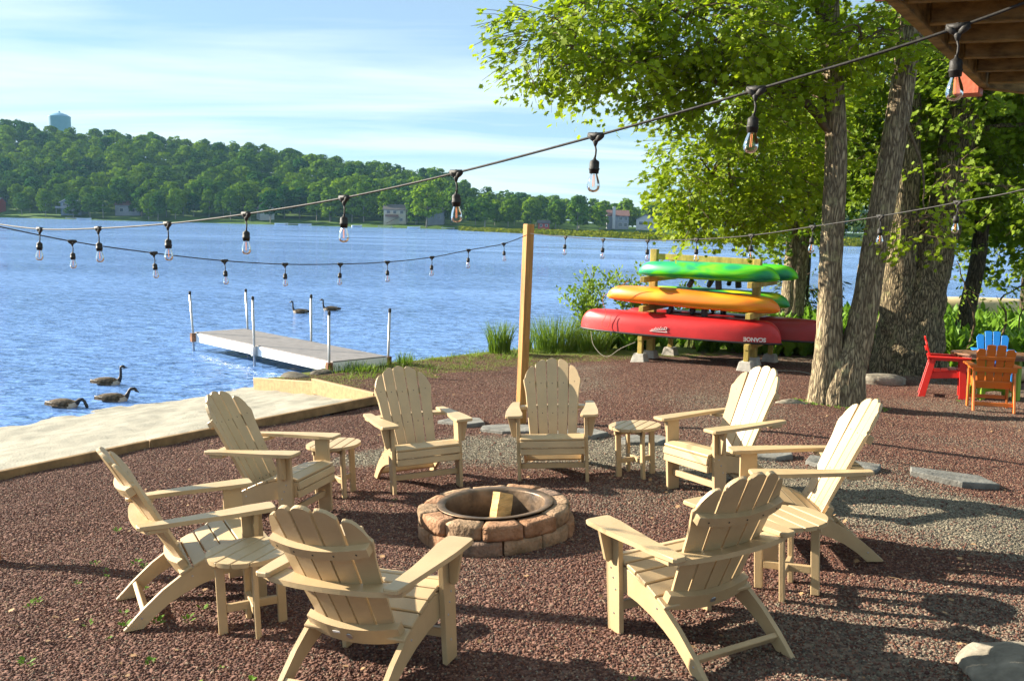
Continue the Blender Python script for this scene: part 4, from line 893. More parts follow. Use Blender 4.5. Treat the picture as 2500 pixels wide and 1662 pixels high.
# ------------------------------------------------------------------ geese
def goose_mats():
    return dict(brown=mat('goose_brown', (.10, .07, .045), .8, .3, 20, .3, 30, .2, hue=(.17, .125, .08)), black=mat('goose_black', (.012, .011, .012), .6, .1, 8), white=mat('goose_white', (.72, .68, .60), .8, .05, 8), breast=mat('goose_breast', (.42, .34, .25), .8, .12, 14))
GM = goose_mats()
def goose(label, x, y, yaw, pose, s=.86):
    """one continuous body lofted from tail to bill; colour changes ring by ring"""
    if pose == 'tall': neck = [(.25, .10), (.285, .17), (.295, .25), (.292, .33), (.30, .375)]; hd = (1, -.05)
    elif pose == 'dip': neck = [(.26, .10), (.32, .155), (.38, .165), (.425, .13), (.445, .085)]; hd = (.45, -1)
    else: neck = [(.25, .10), (.29, .17), (.315, .22), (.345, .25), (.385, .25)]; hd = (.9, -.42)
    body = [(-.42, .11, .012, .008), (-.36, .10, .055, .02), (-.30, .09, .085, .045), (-.22, .07, .115, .085), (-.10, .055, .14, .115), (.02, .045, .145, .125), (.12, .045, .13, .115), (.20, .06, .095, .09)]
    rings = [(x_, z, w, h) for x_, z, w, h in body]; nb = len(rings)
    nr = [.052, .036, .03, .029, .031]
    rings += [(p[0], p[1], r_, r_) for p, r_ in zip(neck, nr)]
    hx, hz = neck[-1]; L = math.hypot(*hd); hd = (hd[0]/L, hd[1]/L)
    for k, (d, r_) in enumerate(((.035, .037), (.065, .035), (.09, .024), (.10, .017), (.13, .012), (.15, .004))): rings.append((hx+hd[0]*d, hz+hd[1]*d+(.012 if k < 2 else 0), r_*.85, r_))
    bm = bmesh.new(); seg = 14; R_ = []
    for i, (px, pz, w, h) in enumerate(rings):
        a = rings[max(i-1, 0)]; b = rings[min(i+1, len(rings)-1)]; tx, tz = b[0]-a[0], b[1]-a[1]; L = math.hypot(tx, tz) or 1; tx /= L; tz /= L
        if i < nb-1: tx, tz = 1, 0
        R_.append([bm.verts.new((px-tz*math.sin(q)*h, math.cos(q)*w, pz+tx*math.sin(q)*h)) for q in [2*math.pi*k/seg for k in range(seg)]])
    names = list(GM); me_ = None
    for i in range(len(R_)-1):
        for k in range(seg):
            f_ = bm.faces.new((R_[i][k], R_[i][(k+1) % seg], R_[i+1][(k+1) % seg], R_[i+1][k]))
            ang = math.sin(2*math.pi*(k+.5)/seg)
            if i < 2: mi = 1 if ang > -.2 else 2
            elif i == 2: mi = 2 if ang < .3 else 0
            elif i < 6: mi = 0
            elif i < 8: mi = 3 if ang < .35 else 0
            elif nb+4 <= i < nb+6 and ang < -.25: mi = 2
            else: mi = 1
            f_.material_index = mi; f_.smooth = True
    bm.faces.new(R_[0][::-1]); bm.faces.new(R_[-1])
    bmesh.ops.recalc_face_normals(bm, faces=bm.faces)
    t = thing('goose', label, 'goose', Matrix.Translation((x, y, WL-.012)) @ Matrix.Rotation(yaw, 4, 'Z') @ Matrix.Diagonal((s*.86, s*.95, s, 1)), 'geese on the lake')
    me_ = bpy.data.meshes.new('body'); bm.to_mesh(me_); bm.free()
    for n_ in ('brown', 'black', 'white', 'breast'): me_.materials.append(GM[n_])
    link(bpy.data.objects.new('body', me_), t)
    for sd_ in (-1, 1):
        bm = bmesh.new(); g = []
        for i in range(9):
            u_ = i/8; xx = .15-.56*u_; ww = .062*math.sin(math.pi*min(u_*1.1+.12, 1))*(1-.55*u_)+.004; zc_ = .125-.01*u_-.02*u_*u_
            th_ = .142*math.sqrt(max(1-((xx+.05)/.38)**2, .01))
            g.append([bm.verts.new((xx, sd_*(th_*math.cos(a)+.008), .05+(zc_-.05)*math.sin(a)*1.35)) for a in (.05+.0*u_, .35, .7, 1.05)])
        for a, b in zip(g, g[1:]):
            for k in range(3): bm.faces.new((a[k], a[k+1], b[k+1], b[k]))
        bmesh.ops.solidify(bm, geom=list(bm.faces), thickness=.008); bmesh.ops.recalc_face_normals(bm, faces=bm.faces); obj('wing', bm, GM['brown'], t, True)
goose('upright dark goose swimming farthest left with raised neck', -7.05, 16.0, .05, 'tall')
goose('goose with bowed head swimming in the middle of the left three', -6.32, 14.55, .08, 'bow')
goose('goose dipping its bill into the water, nearest the beach', -6.85, 14.0, -.06, 'dip')
goose('distant goose swimming left behind a jetty pole', -6.72, 29.2, math.pi-.1, 'tall', .95)
goose('distant goose swimming left right of all the jetty poles', -5.98, 30.3, math.pi+.05, 'tall', .95)

# ------------------------------------------------------------------ kayak rack and boats
RM = Vector((3.81, 18.575, 0)); AX = Vector((.863, -.505, 0)).normalized(); PP = Vector((-AX.y, AX.x, 0))
def rp(s, o, z): return RM+AX*s+PP*o+Vector((0, 0, z))
rk = thing('kayak_rack', 'yellow timber rack holding three tiers of kayaks and canoes', 'rack', Matrix.Translation((0, 0, 0)))
for s, top in ((-1.07, 1.82), (1.07, 1.70)):
    b = rp(s, 0, 0); zg = gz(b.x, b.y)+.17
    bm = bmesh.new(); bar(bm, rp(s, 0, zg), rp(s, 0, top), .14, .14, .006, PP); obj('upright', bm, M_RACK, rk)
    for z in (1.235, .655, .075):
        bm = bmesh.new(); bar(bm, rp(s+.118, -.90, z), rp(s+.118, .90, z), .09, .11, .005); obj('arm', bm, M_RACK, rk)
    for o_ in (-.84, .84):
        b = rp(s+.118, o_, 0); zg = gz(b.x, b.y)+.17
        bm = bmesh.new(); bar(bm, rp(s+.118, o_, zg), rp(s+.118, o_, .018), .09, .09, .005, PP); obj('leg', bm, M_RACK, rk)
    sg = 1 if s < 0 else -1
    bm = bmesh.new(); bar(bm, rp(s+sg*.09, 0, 1.33), rp(s+sg*.42, 0, 1.60), .04, .09, .004); obj('brace', bm, M_RACK, rk)
bm = bmesh.new(); bar(bm, rp(-1.0, 0, 1.675), rp(1.0, 0, 1.64), .06, .12, .005); obj('top_beam', bm, M_RACK, rk)
k = 0
for s, s2 in ((-1.07, 'left'), (1.07, 'right')):
    for o_, w_ in ((-.84, 'front'), (0, 'middle'), (.84, 'rear')):
        b = rp(s+(.118 if o_ else 0), o_, 0); zg = gz(b.x, b.y); bm = bmesh.new()
        lo = [bm.verts.new((x*.15, y*.15, -.02)) for x, y in ((-1, -1), (1, -1), (1, 1), (-1, 1))]; hi = [bm.verts.new((x*.105, y*.105, .17)) for x, y in ((-1, -1), (1, -1), (1, 1), (-1, 1))]
        bm.faces.new(lo[::-1]); bm.faces.new(hi)
        for i in range(4): bm.faces.new((lo[i], lo[(i+1) % 4], hi[(i+1) % 4], hi[i]))
        bmesh.ops.bevel(bm, geom=list(bm.edges), offset=.008, affect='EDGES')
        o = obj('concrete_block', bm, M_CONC); o.matrix_world = Matrix.Translation((b.x, b.y, zg)) @ Matrix.Rotation(math.atan2(AX.y, AX.x), 4, 'Z')
        props(o, f'tapered concrete footing block under the {w_} leg at the {s2} end of the rack', 'block', 'footing blocks of the kayak rack')
def swirl(name, cols, scale=1.2, rough=.45):
    m = bpy.data.materials.new(name); m.use_nodes = True; t = m.node_tree; b = t.nodes['Principled BSDF']; b.inputs['Roughness'].default_value = rough
    c = t.nodes.new('ShaderNodeTexCoord'); p = t.nodes.new('ShaderNodeMapping'); p.inputs['Scale'].default_value = (.8, 2.6, 2.6); n = t.nodes.new('ShaderNodeTexNoise'); n.inputs['Scale'].default_value = scale; n.inputs['Detail'].default_value = 2; n.inputs['Distortion'].default_value = 1.2
    t.links.new(c.outputs['Object'], p.inputs[0]); t.links.new(p.outputs[0], n.inputs['Vector']); r = t.nodes.new('ShaderNodeValToRGB'); e = r.color_ramp.elements
    while len(e) < len(cols): e.new(.5)
    for i, cc in enumerate(cols): e[i].position = .36+.3*i/(len(cols)-1); e[i].color = (*cc, 1)
    t.links.new(n.outputs[0], r.inputs[0]); t.links.new(r.outputs[0], b.inputs['Base Color']); return m
M_KG = swirl('lime_teal_plastic', [(.005, .24, .12), (.01, .33, .10), (.06, .52, .012), (.16, .60, .01)])
M_KO = swirl('orange_yellow_plastic', [(.80, .19, .012), (.82, .22, .012), (.80, .30, .012), (.80, .42, .015)], .7)
M_KY = swirl('yellow_green_plastic', [(.01, .26, .08), (.07, .4, .015), (.5, .55, .01), (.62, .58, .01)], .7)
M_CR = mat('red_canoe_plastic', (.50, .016, .016), .42, .12, 2.5, 0, 1, .5); M_CR2 = mat('dark_red_canoe', (.28, .012, .014), .42, .12, 2.5, 0, 1, .5)
def hull(L, W, H, p=2.2, endr=.35, flat=.6, n=40, seg=16, rocker=.04, closed=True, sheer=0.):
    """upturned hull: rim at z=0, keel up; local x along the boat"""
    bm = bmesh.new(); rings = []
    for i in range(n+1):
        s = math.sin(math.pi*(i/n-.5))
        w = W/2*max(1-abs(s)**p, 0)**.7+.012; h = H*(.10+.90*math.sqrt(max(1-(max(abs(s)-(1-endr), 0)/endr)**2, 0)))-rocker*s*s; rim = sheer*s*s
        ring = []
        for k in range(seg+1):
            a = math.pi*k/seg; ca, sa = math.cos(a), math.sin(a)
            ring.append(bm.verts.new((s*L/2, math.copysign(abs(ca)**flat, ca)*w, rim+abs(sa)**flat*(h-rim) if True else 0)))
        rings.append(ring)
    for a, b in zip(rings, rings[1:]):
        for k in range(seg): bm.faces.new((a[k], b[k], b[k+1], a[k+1]))
        if closed:
            bm.faces.new((a[0], a[seg], b[seg], b[0]))
    for r_, f_ in ((rings[0], 1), (rings[-1], -1)):
        bm.faces.new(r_[::f_])
    bmesh.ops.recalc_face_normals(bm, faces=bm.faces); return bm
def boat(name, label, cat, s0, s1, off, z, W, H, m, kayak=True, tilt=0, dk_=.07, **kw):
    L = s1-s0; c = rp((s0+s1)/2, off, z)
    t = thing(name, label, cat, Matrix.Translation(c) @ Matrix.Rotation(math.atan2(AX.y, AX.x), 4, 'Z') @ Matrix.Rotation(tilt, 4, 'Y'), 'boats on the kayak rack')
    obj('hull', hull(L, W, H, closed=kayak, **kw), m, t, True)
    if kayak:
        # moulded deck below, cockpit rim and black fittings hanging under the upturned boat
        bm = hull(L*.985, W*.94, dk_, p=2.0, rocker=0, endr=.5, flat=.8); bmesh.ops.scale(bm, vec=(1, 1, -1), verts=bm.verts); bmesh.ops.recalc_face_normals(bm, faces=bm.faces); 
        bmesh.ops.translate(bm, vec=(0, 0, -.004), verts=bm.verts); obj('deck', bm, m, t, True)
        for i, (fx, yy, r_) in enumerate(((-.10, -.10, .085), (.02, .02, .07), (.10, -.12, .10))):
            bm = bmesh.new(); box(bm, r_*1.1, .10, r_*2.0, Matrix.Translation((fx*L, yy, -.15)) @ Matrix.Rotation(.5-.3*i, 4, 'Y'), .02); obj('seat_fitting', bm, M_BLACK, t)
    else:
        n_ = 30; pts = {1: [], -1: []}
        for i in range(n_+1):
            s = math.sin(math.pi*(i/n_-.5)); w = W/2*max(1-abs(s)**kw.get('p', 2.2), 0)**.7+.016
            for q in (1, -1): pts[q].append((s*L/2, q*w, .0))
        bm = bmesh.new(); loop = pts[1]+pts[-1][::-1]+[pts[1][0]]; tube(bm, loop, .022, 6); obj('gunwale', bm, M_BLACK, t, True)
        for fx in (-.22, .18):
            bm = bmesh.new(); box(bm, .22, W*.9, .03, Matrix.Translation((fx*L, 0, .06)), .004); obj('seat', bm, M_BLACK, t)
    return t
boat('kayak', 'lime green upturned kayak on the top tier facing the camera', 'kayak', -1.22, 1.62, -.43, 1.345, .72, .27, M_KG, p=3.0, tilt=.0, endr=.24)
boat('kayak', 'green upturned kayak on the far side of the top tier', 'kayak', -1.1, 1.75, .43, 1.345, .70, .27, M_KG, p=3.0, endr=.24)
boat('kayak', 'orange and yellow upturned kayak on the middle tier', 'kayak', -1.90, 1.66, -.43, .785, .74, .28, M_KO, p=3.0, tilt=.02, endr=.2)
boat('kayak', 'yellow green upturned kayak behind the orange one', 'kayak', -1.6, 1.62, .43, .785, .70, .28, M_KY, p=3.0, endr=.22)
c1 = boat('canoe', 'bright red upturned canoe with black rim on the lowest tier', 'canoe', -2.46, 1.72, -.46, .145, .86, .42, M_CR, False, p=2.8, endr=.16, flat=.55, rocker=.01, tilt=.0)
boat('canoe', 'dark red upturned canoe on the far side of the lowest tier', 'canoe', -1.95, 2.40, .46, .145, .86, .42, M_CR2, False, p=2.8, endr=.16, flat=.55, rocker=.01)
# lettering on the red canoe, upside down because the boat is
M_LET = mat('white_lettering', (.75, .73, .70), .5, .03, 3)
def text(body, size, M, parent, name='lettering'):
    cu = bpy.data.curves.new(name, 'FONT'); cu.body = body; cu.size = size; cu.extrude = .0015; cu.align_x = 'CENTER'; cu.align_y = 'CENTER'; cu.offset = .004
    tmp = bpy.data.objects.new(name, cu); link(tmp); dg = bpy.context.evaluated_depsgraph_get(); me_ = bpy.data.meshes.new_from_object(tmp.evaluated_get(dg)); bpy.data.objects.remove(tmp)
    me_.materials.clear(); me_.materials.append(M_LET); o = link(bpy.data.objects.new(name, me_), parent); o.matrix_local = M; return o
def side_M(s, zz_, rot=math.pi):
    """frame on the canoe's near side at station s, height zz_"""
    L, W, H = 4.18, .86, .42; w = W/2*max(1-abs(s/(L/2))**2.8, 0)**.7+.012
    sa = (zz_/H)**(1/.55); ca = math.sqrt(max(1-sa*sa, 0)); y = -(ca**.55)*w
    sa2 = ((zz_+.02)/H)**(1/.55); ca2 = math.sqrt(max(1-sa2*sa2, 0)); y2 = -(ca2**.55)*w
    upv = Vector((0, y2-y, .02)).normalized(); w2 = W/2*max(1-abs((s+.05)/(L/2))**2.8, 0)**.7+.012; xv = Vector((.05, -(ca**.55)*(w2-w), 0)).normalized(); nv = xv.cross(upv).normalized()
    return axes(Vector((s, y, zz_))+nv*.006, xv, nv.cross(xv), nv) @ Matrix.Rotation(rot, 4, 'Z')
text('SCANOE', .105, side_M(1.66, .075), c1)
bm = bmesh.new(); Ml = side_M(-.18, .14)
tube(bm, [Ml @ Vector(p) for p in ((-.17, .05, .002), (-.13, -.0, .002), (.15, .02, .002), (.19, .05, .002), (-.17, .05, .002))], .006, 5)
tube(bm, [Ml @ Vector(p) for p in ((-.15, .0, .003), (-.16, -.045, .003), (-.12, -.05, .003), (-.11, .0, .003), (-.08, -.035, .003), (-.05, .0, .003), (-.04, -.06, .003), (-.01, .0, .003), (.02, -.03, .003), (.04, .0, .003), (.07, -.03, .003), (.1, .01, .003))], .005, 5)
obj('logo', bm, M_LET, c1)
# ropes
def rope(label, pts, r_=.006, m=None):
    P_ = [Vector(p) for p in pts]; fine = []
    for i in range(len(P_)-1):
        a, b = P_[max(i-1, 0)], P_[i]; c, d = P_[i+1], P_[min(i+2, len(P_)-1)]
        for q in range(8):
            s = q/8; fine.append(.5*((2*b)+(c-a)*s+(2*a-5*b+4*c-d)*s*s+(3*b-a-3*c+d)*s**3))
    fine.append(P_[-1]); bm = bmesh.new(); tube(bm, fine, r_, 6); o = obj('rope', bm, m or mat('grey_rope', (.35, .31, .24), .9, .2, 30), None, True); props(o, label, 'rope'); return o
rope('thin pale rope looping from the red canoe down to the ground', [rp(-2.0, -.95, .13), rp(-1.9, -1.0, -.15), rp(-1.6, -1.05, -.34), rp(-1.3, -1.0, -.15), rp(-1.0, -.98, .0)])
rope('pale rope lying on the ground under the right end of the rack', [rp(1.0, -.5, -.32), rp(1.25, -.9, -.33), rp(1.6, -.7, -.34), rp(2.0, -.3, -.36), rp(2.3, -.5, -.36)])
rope('red brown cord tied round the stern of the orange kayak', [rp(-1.25, -.85, 1.2), rp(-1.55, -.83, 1.0), rp(-1.83, -.8, .82), rp(-1.72, -.86, .5), rp(-1.8, -.88, .3), rp(-1.66, -.9, .22), rp(-1.6, -.86, .5)], .006, mat('red_cord', (.35, .09, .05), .8, .1, 10))

# ------------------------------------------------------------------ coloured dining set
def dining_chair(label, m, x, y, h_, n=4):
    t = thing('dining_chair', label, 'chair', place(x, y, h_) @ Matrix.Diagonal((.88, 1, 1, 1)), 'coloured chairs at the round table')
    for s in (-1, 1):
        bm = bmesh.new(); plate(bm, [(.20, 0), (.30, 0), (.285, .64), (.185, .64)], .032, axes((s*.30, 0, 0), (0, 1, 0), (0, 0, 1), (1, 0, 0))); obj('front_leg', bm, m, t)
        bm = bmesh.new(); plate(bm, [(-.40, 0), (-.295, 0), (-.165, .60), (-.26, .60)], .032, axes((s*.30, 0, 0), (0, 1, 0), (0, 0, 1), (1, 0, 0))); obj('rear_leg', bm, m, t)
        bm = bmesh.new(); plate(bm, [(-.24, .30), (.22, .34), (.22, .44), (-.20, .40)], .028, axes((s*.2685, 0, 0), (0, 1, 0), (0, 0, 1), (1, 0, 0))); obj('seat_rail', bm, m, t)
        bm = bmesh.new(); box(bm, .125, .64, .028, Matrix.Translation((s*.325, .03, .655)), .005); obj('arm', bm, m, t)
        bm = bmesh.new(); plate(bm, [(-.22, .60), (.20, .60), (.20, .64), (-.22, .64)], .024, axes((s*.33, 0, 0), (0, 1, 0), (0, 0, 1), (1, 0, 0)), .003); obj('arm_rail', bm, m, t)
    for q in range(4):
        yy = .215-.115*q; bm = bmesh.new(); box(bm, .565, .105, .026, Matrix.Translation((0, yy, .455-.012*q)) @ Matrix.Rotation(R(5), 4, 'X'), .005); obj('seat_slat', bm, m, t)
    al = R(16); u = Vector((0, -math.sin(al), math.cos(al))); nn = Vector((0, math.cos(al), math.sin(al))); B0 = Vector((0, -.165, .36))
    for i in range(n):
        k = i-(n-1)/2; w = .112; xb, xt = k*.118, k*.152; hts = .63-.032*k*k
        pts = [(xb-w*.44, 0), (xb+w*.44, 0), (xt+w*.60, hts-.045*(abs(k) > 1)*(k > 0)), (xt+w*.25, hts+.010), (xt-w*.25, hts+.010), (xt-w*.60, hts-.045*(abs(k) > 1)*(k < 0))]
        bm = bmesh.new(); plate(bm, pts, .026, axes(B0, (1, 0, 0), u, nn*1.0), .004); bmesh.ops.recalc_face_normals(bm, faces=bm.faces); obj('back_slat', bm, m, t)
    for hh, wd, half in ((.44, .05, .275), (.265, .075, .33), (.03, .11, .275)):
        c = B0+u*hh-nn*.028; bm = bmesh.new(); box(bm, half*2, .028, wd, axes(c, (1, 0, 0), nn, u), .004); obj('back_brace', bm, m, t)
    bm = bmesh.new(); box(bm, .57, .03, .055, Matrix.Translation((0, .245, .16)), .004); obj('stretcher', bm, m, t)
    bm = bmesh.new(); box(bm, .57, .03, .055, Matrix.Translation((0, -.33, .11)), .004); obj('stretcher', bm, m, t)
    return t
dining_chair('red dining chair in side view left of the round brown table', M_RED, 7.08, 14.93, math.atan2(.92, -.39))
dining_chair('orange dining chair seen from behind before the round brown table', M_ORANGE, 7.08, 13.5, .32)
dining_chair('bright blue dining chair behind the orange one across the table', M_BLUE, 8.42, 16.05, math.pi+.35)
tb = thing('dining_table', 'round brown slatted table top on lime green legs', 'table', place(7.8, 14.78, .2))
r = .66; n = 8; w = 2*r/n
for i in range(n):
    a, b = -r+i*w+.003, -r+(i+1)*w-.003; pts = []
    for q in range(9):
        x = a+(b-a)*q/8; pts.append((x, -math.sqrt(max(r*r-x*x, .003))))
    pts += [(x, -y) for x, y in pts[::-1]]
    bm = bmesh.new(); plate(bm, pts, .03, Matrix.Translation((0, 0, .72)), .006); obj('top_plank', bm, M_BROWN, tb)
bm = bmesh.new(); lathe(bm, [(.60, .66), (.60, .70), (.56, .70), (.56, .66), (.60, .66)], 32); obj('apron_ring', bm, M_BROWN, tb)
for k in range(4):
    a = math.pi/4+k*math.pi/2; bm = bmesh.new(); box(bm, .10, .09, .67, Matrix.Translation((.36*math.cos(a), .36*math.sin(a), .335)) @ Matrix.Rotation(a, 4, 'Z'), .006); obj('leg', bm, M_LIME, tb)
    bm = bmesh.new(); box(bm, .34, .05, .09, Matrix.Translation((.17*math.cos(a), .17*math.sin(a), .17+.001*k)) @ Matrix.Rotation(a, 4, 'Z'), .004); obj('leg_brace', bm, M_LIME, tb)

# ------------------------------------------------------------------ trees close by
def bark_trunk(pts, rad, seg=44, per=18, ridge=.09, seed=0, flare=None, lob=5):
    """trunk swept through pts with deep ridged bark"""
    P_ = [Vector(p) for p in pts]; fine = []; rr = []
    for i in range(len(P_)-1):
        a, b = P_[max(i-1, 0)], P_[i]; c, d = P_[i+1], P_[min(i+2, len(P_)-1)]
        for q in range(per):
            s = q/per; fine.append(.5*((2*b)+(c-a)*s+(2*a-5*b+4*c-d)*s*s+(3*b-a-3*c+d)*s**3)); rr.append(rad[i]*(1-s)+rad[i+1]*s)
    fine.append(P_[-1]); rr.append(rad[-1])
    bm = bmesh.new(); rings = []; z0 = fine[0].z; px = Vector((1, 0, 0))
    for i, (p, r_) in enumerate(zip(fine, rr)):
        t_ = (fine[min(i+1, len(fine)-1)]-fine[max(i-1, 0)]).normalized(); px = (px-t_*px.dot(t_)).normalized(); py = t_.cross(px); ring = []
        h_ = p.z-z0
        fl = 1.0
        for k in range(seg):
            a = 2*math.pi*k/seg; ca, sa = math.cos(a), math.sin(a)
            f1 = mnoise.noise(Vector((ca*5*r_/.2+seed, sa*5*r_/.2, h_*1.1))); f2 = mnoise.noise(Vector((ca*11*r_/.2, sa*11*r_/.2+seed, h_*3.0))); f3 = mnoise.noise(Vector((ca*1.3+seed*2, sa*1.3, h_*.5)))
            g = r_*(1+ridge*(1-2.2*abs(f1))+ridge*.5*f2+.10*f3)
            if flare: g *= 1+flare[0]*math.exp(-h_/flare[1])*(.55+.45*math.cos(lob*a+seed)+.5*mnoise.noise(Vector((ca*1.5, sa*1.5, seed))))
            ring.append(bm.verts.new(p+px*ca*g+py*sa*g))
        rings.append(ring)
    for a, b in zip(rings, rings[1:]):
        for k in range(seg): bm.faces.new((a[k], a[(k+1) % seg], b[(k+1) % seg], b[k]))
    bm.faces.new(rings[0][::-1]); bm.faces.new(rings[-1]); return bm
LEAF = np.array([(0, 0, 0), (0, -.28, 0), (.30, -.42, .0), (.30, -.14, .03), (.62, .02, .02), (.34, .22, .05), (.30, .48, .02), (.12, .42, .06), (0, .78, -.04), (-.12, .42, .06), (-.30, .48, .02), (-.34, .22, .05), (-.62, .02, .02), (-.30, -.14, .03), (-.30, -.42, 0)])
LEAF_F = np.array([(0, i, i+1) for i in range(1, 14)]+[(0, 14, 1)])
OVAL = np.array([(0, -.5, 0), (.2, -.1, .05), (.15, .3, .03), (0, .6, -.03), (-.15, .3, .03), (-.2, -.1, .05)]); OVAL_F = np.array([(0, 1, 5), (1, 2, 4), (1, 4, 5), (2, 3, 4)])
def leaves_mesh(name, P, D, U, size, shape=LEAF, faces=LEAF_F):
    """P points, D pointing direction of each leaf, U approximate normal"""
    P = np.asarray(P, float); D = np.asarray(D, float); U = np.asarray(U, float); D /= np.linalg.norm(D, axis=1, keepdims=True)
    X = np.cross(D, U); X /= np.linalg.norm(X, axis=1, keepdims=True)+1e-9; Z = np.cross(X, D); s = np.asarray(size)[:, None, None]
    T = shape[None]*s
    V_ = P[:, None]+T[..., 0:1]*X[:, None]+T[..., 1:2]*D[:, None]+T[..., 2:3]*Z[:, None]
    n = len(P); F_ = (faces[None]+np.arange(n)[:, None, None]*len(shape)).reshape(-1, faces.shape[1])
    return arrays_mesh(name, V_.reshape(-1, 3), F_)
def sprays(clumps, per_m3, leaf, twig_bm=None, hub=None, seed=0, flat=.75, nleaf=(7, 13)):
    """flat leafy sprays filling soft ellipsoids; returns P, D, U, size"""
    r_ = random.Random(seed); P = []; D = []; U = []; S = []
    for (cx, cy_, cz, rx, rz) in clumps:
        vol = 4.19*rx*rx*rz; n = max(6, int(per_m3*vol**.86))
        for i in range(n):
            while True:
                q = Vector((r_.uniform(-1, 1), r_.uniform(-1, 1), r_.uniform(-1, 1)))
                if q.length < 1: break
            q *= (.55+.45*q.length)/max(q.length, .3) if r_.random() < .55 else 1.0
            if mnoise.noise(Vector((cx+q.x*rx, cy_+q.y*rx, cz+q.z*rz))*2.1) < -.22: continue
            c = Vector((cx+q.x*rx*1.05, cy_+q.y*rx*1.0, cz+q.z*rz*1.05))
            out = Vector((q.x, q.y*.8, q.z*.3-.12)); out = out.normalized() if out.length > .05 else Vector((1, 0, 0)); out = (out+Vector((r_.gauss(0, .5), r_.gauss(0, .5), r_.gauss(0, .22)))).normalized()
            Lt = r_.uniform(.22, .5)
            side = out.cross(Vector((0, 0, 1))).normalized()
            if twig_bm is not None and r_.random() < .6: tube(twig_bm, [c-out*.15+Vector((0, 0, .03)), c+out*Lt*.5, c+out*Lt-Vector((0, 0, .05))], [.006, .004, .002], 4, False)
            for k in range(r_.randint(*nleaf)):
                f_ = r_.random(); sg = r_.choice((-1, 1))
                p = c+out*Lt*f_+side*sg*r_.uniform(.02, .13)+Vector((r_.gauss(0, .02), r_.gauss(0, .02), r_.gauss(-.02, .05)-.06*f_))
                d = (out*r_.uniform(.2, 1)+side*sg*r_.uniform(.2, 1)+Vector((0, 0, r_.gauss(-.35, .3))))
                u = Vector((r_.gauss(-.55, .5), r_.gauss(-.4, .5), flat*.8+r_.gauss(.1, .3)))
                P.append(p); D.append(d); U.append(u); S.append(leaf*r_.uniform(.65, 1.25))
    return P, D, U, S
def limb(bm, pts, r0, r1, seg=7, rr=None):
    P_ = [Vector(p) for p in pts]; fine = []
    for i in range(len(P_)-1):
        a, b = P_[max(i-1, 0)], P_[i]; c, d = P_[i+1], P_[min(i+2, len(P_)-1)]
        for q in range(6):
            s = q/6; fine.append(.5*((2*b)+(c-a)*s+(2*a-5*b+4*c-d)*s*s+(3*b-a-3*c+d)*s**3)+Vector((rng.gauss(0, .008), rng.gauss(0, .008), rng.gauss(0, .008))))
    fine.append(P_[-1]); n = len(fine); tube(bm, fine, [r0+(r1-r0)*i/(n-1) for i in range(n)], seg); return fine
# the twin trunked maple
mp_t = thing('maple_tree', 'twin trunked maple with grey ridged bark and overhanging green crown', 'tree', Matrix.Translation((4.67, 13.3, 0)))
mo = Vector((4.67, 13.3, 0))
def rel(pts, o): return [Vector(p)-o for p in pts]
bm = bark_trunk(rel([(4.60, 13.3, -.45), (4.58, 13.28, .2), (4.55, 13.25, .9), (4.50, 13.22, 1.92), (4.46, 13.2, 3.44), (4.24, 13.2, 5.41), (4.1, 13.3, 8.5), (4.0, 13.4, 11)], mo), [.27, .21, .17, .15, .135, .12, .10, .06], seed=1, flare=(.45, .42), lob=3); obj('trunk', bm, M_BARK, mp_t, True)
bm = bark_trunk(rel([(4.80, 13.22, -.45), (4.80, 13.2, .15), (4.93, 13.2, .62), (5.02, 13.2, 1.23), (5.09, 13.2, 1.93), (5.25, 13.2, 3.46), (5.40, 13.2, 5.19), (5.7, 13.2, 8.5), (5.9, 13.2, 11)], mo), [.32, .25, .195, .178, .168, .158, .145, .12, .07], seed=4, flare=(.42, .42), lob=4); obj('trunk', bm, M_BARK, mp_t, True)
limbs = [([(4.45, 13.2, 3.55), (4.0, 13.15, 4.0), (3.61, 13.1, 4.15), (2.46, 12.6, 4.21), (1.51, 12.0, 4.27), (.66, 11.6, 4.43)], .07, .012), ([(3.61, 13.1, 4.15), (3.35, 13, 4.7), (3.15, 12.8, 5.4), (2.9, 12.6, 6.4)], .045, .015), ([(3.3, 13, 4.2), (2.51, 12.5, 4.75), (1.81, 12.2, 5.05), (1.0, 12, 5.1), (.5, 11.8, 5.0)], .04, .01),
         ([(4.35, 13.2, 4.5), (3.9, 13.5, 4.2), (3.5, 14.2, 3.7), (3.0, 14.4, 3.1), (2.7, 14.5, 2.5)], .05, .01), ([(4.4, 13.3, 4.1), (4.2, 14.2, 4.3), (4.2, 15, 4.1), (3.8, 15.2, 3.2)], .05, .012), ([(4.3, 13.2, 5.0), (3.6, 12.6, 5.4), (2.8, 12.1, 5.3), (2.1, 11.9, 4.9)], .045, .012), ([(3.2, 14.3, 3.4), (3.4, 14.8, 2.8), (3.5, 15, 2.3)], .03, .008), ([(5.35, 13.2, 4.6), (4.9, 12.7, 4.9), (4.4, 12.3, 4.7)], .04, .01), ([(5.3, 13.2, 4.0), (5.5, 12.8, 3.2), (5.45, 12.5, 2.5)], .03, .006)]
for pts, r0, r1 in limbs:
    bm = bmesh.new(); limb(bm, rel(pts, mo), r0, r1); obj('limb', bm, M_TWIG, mp_t, True)
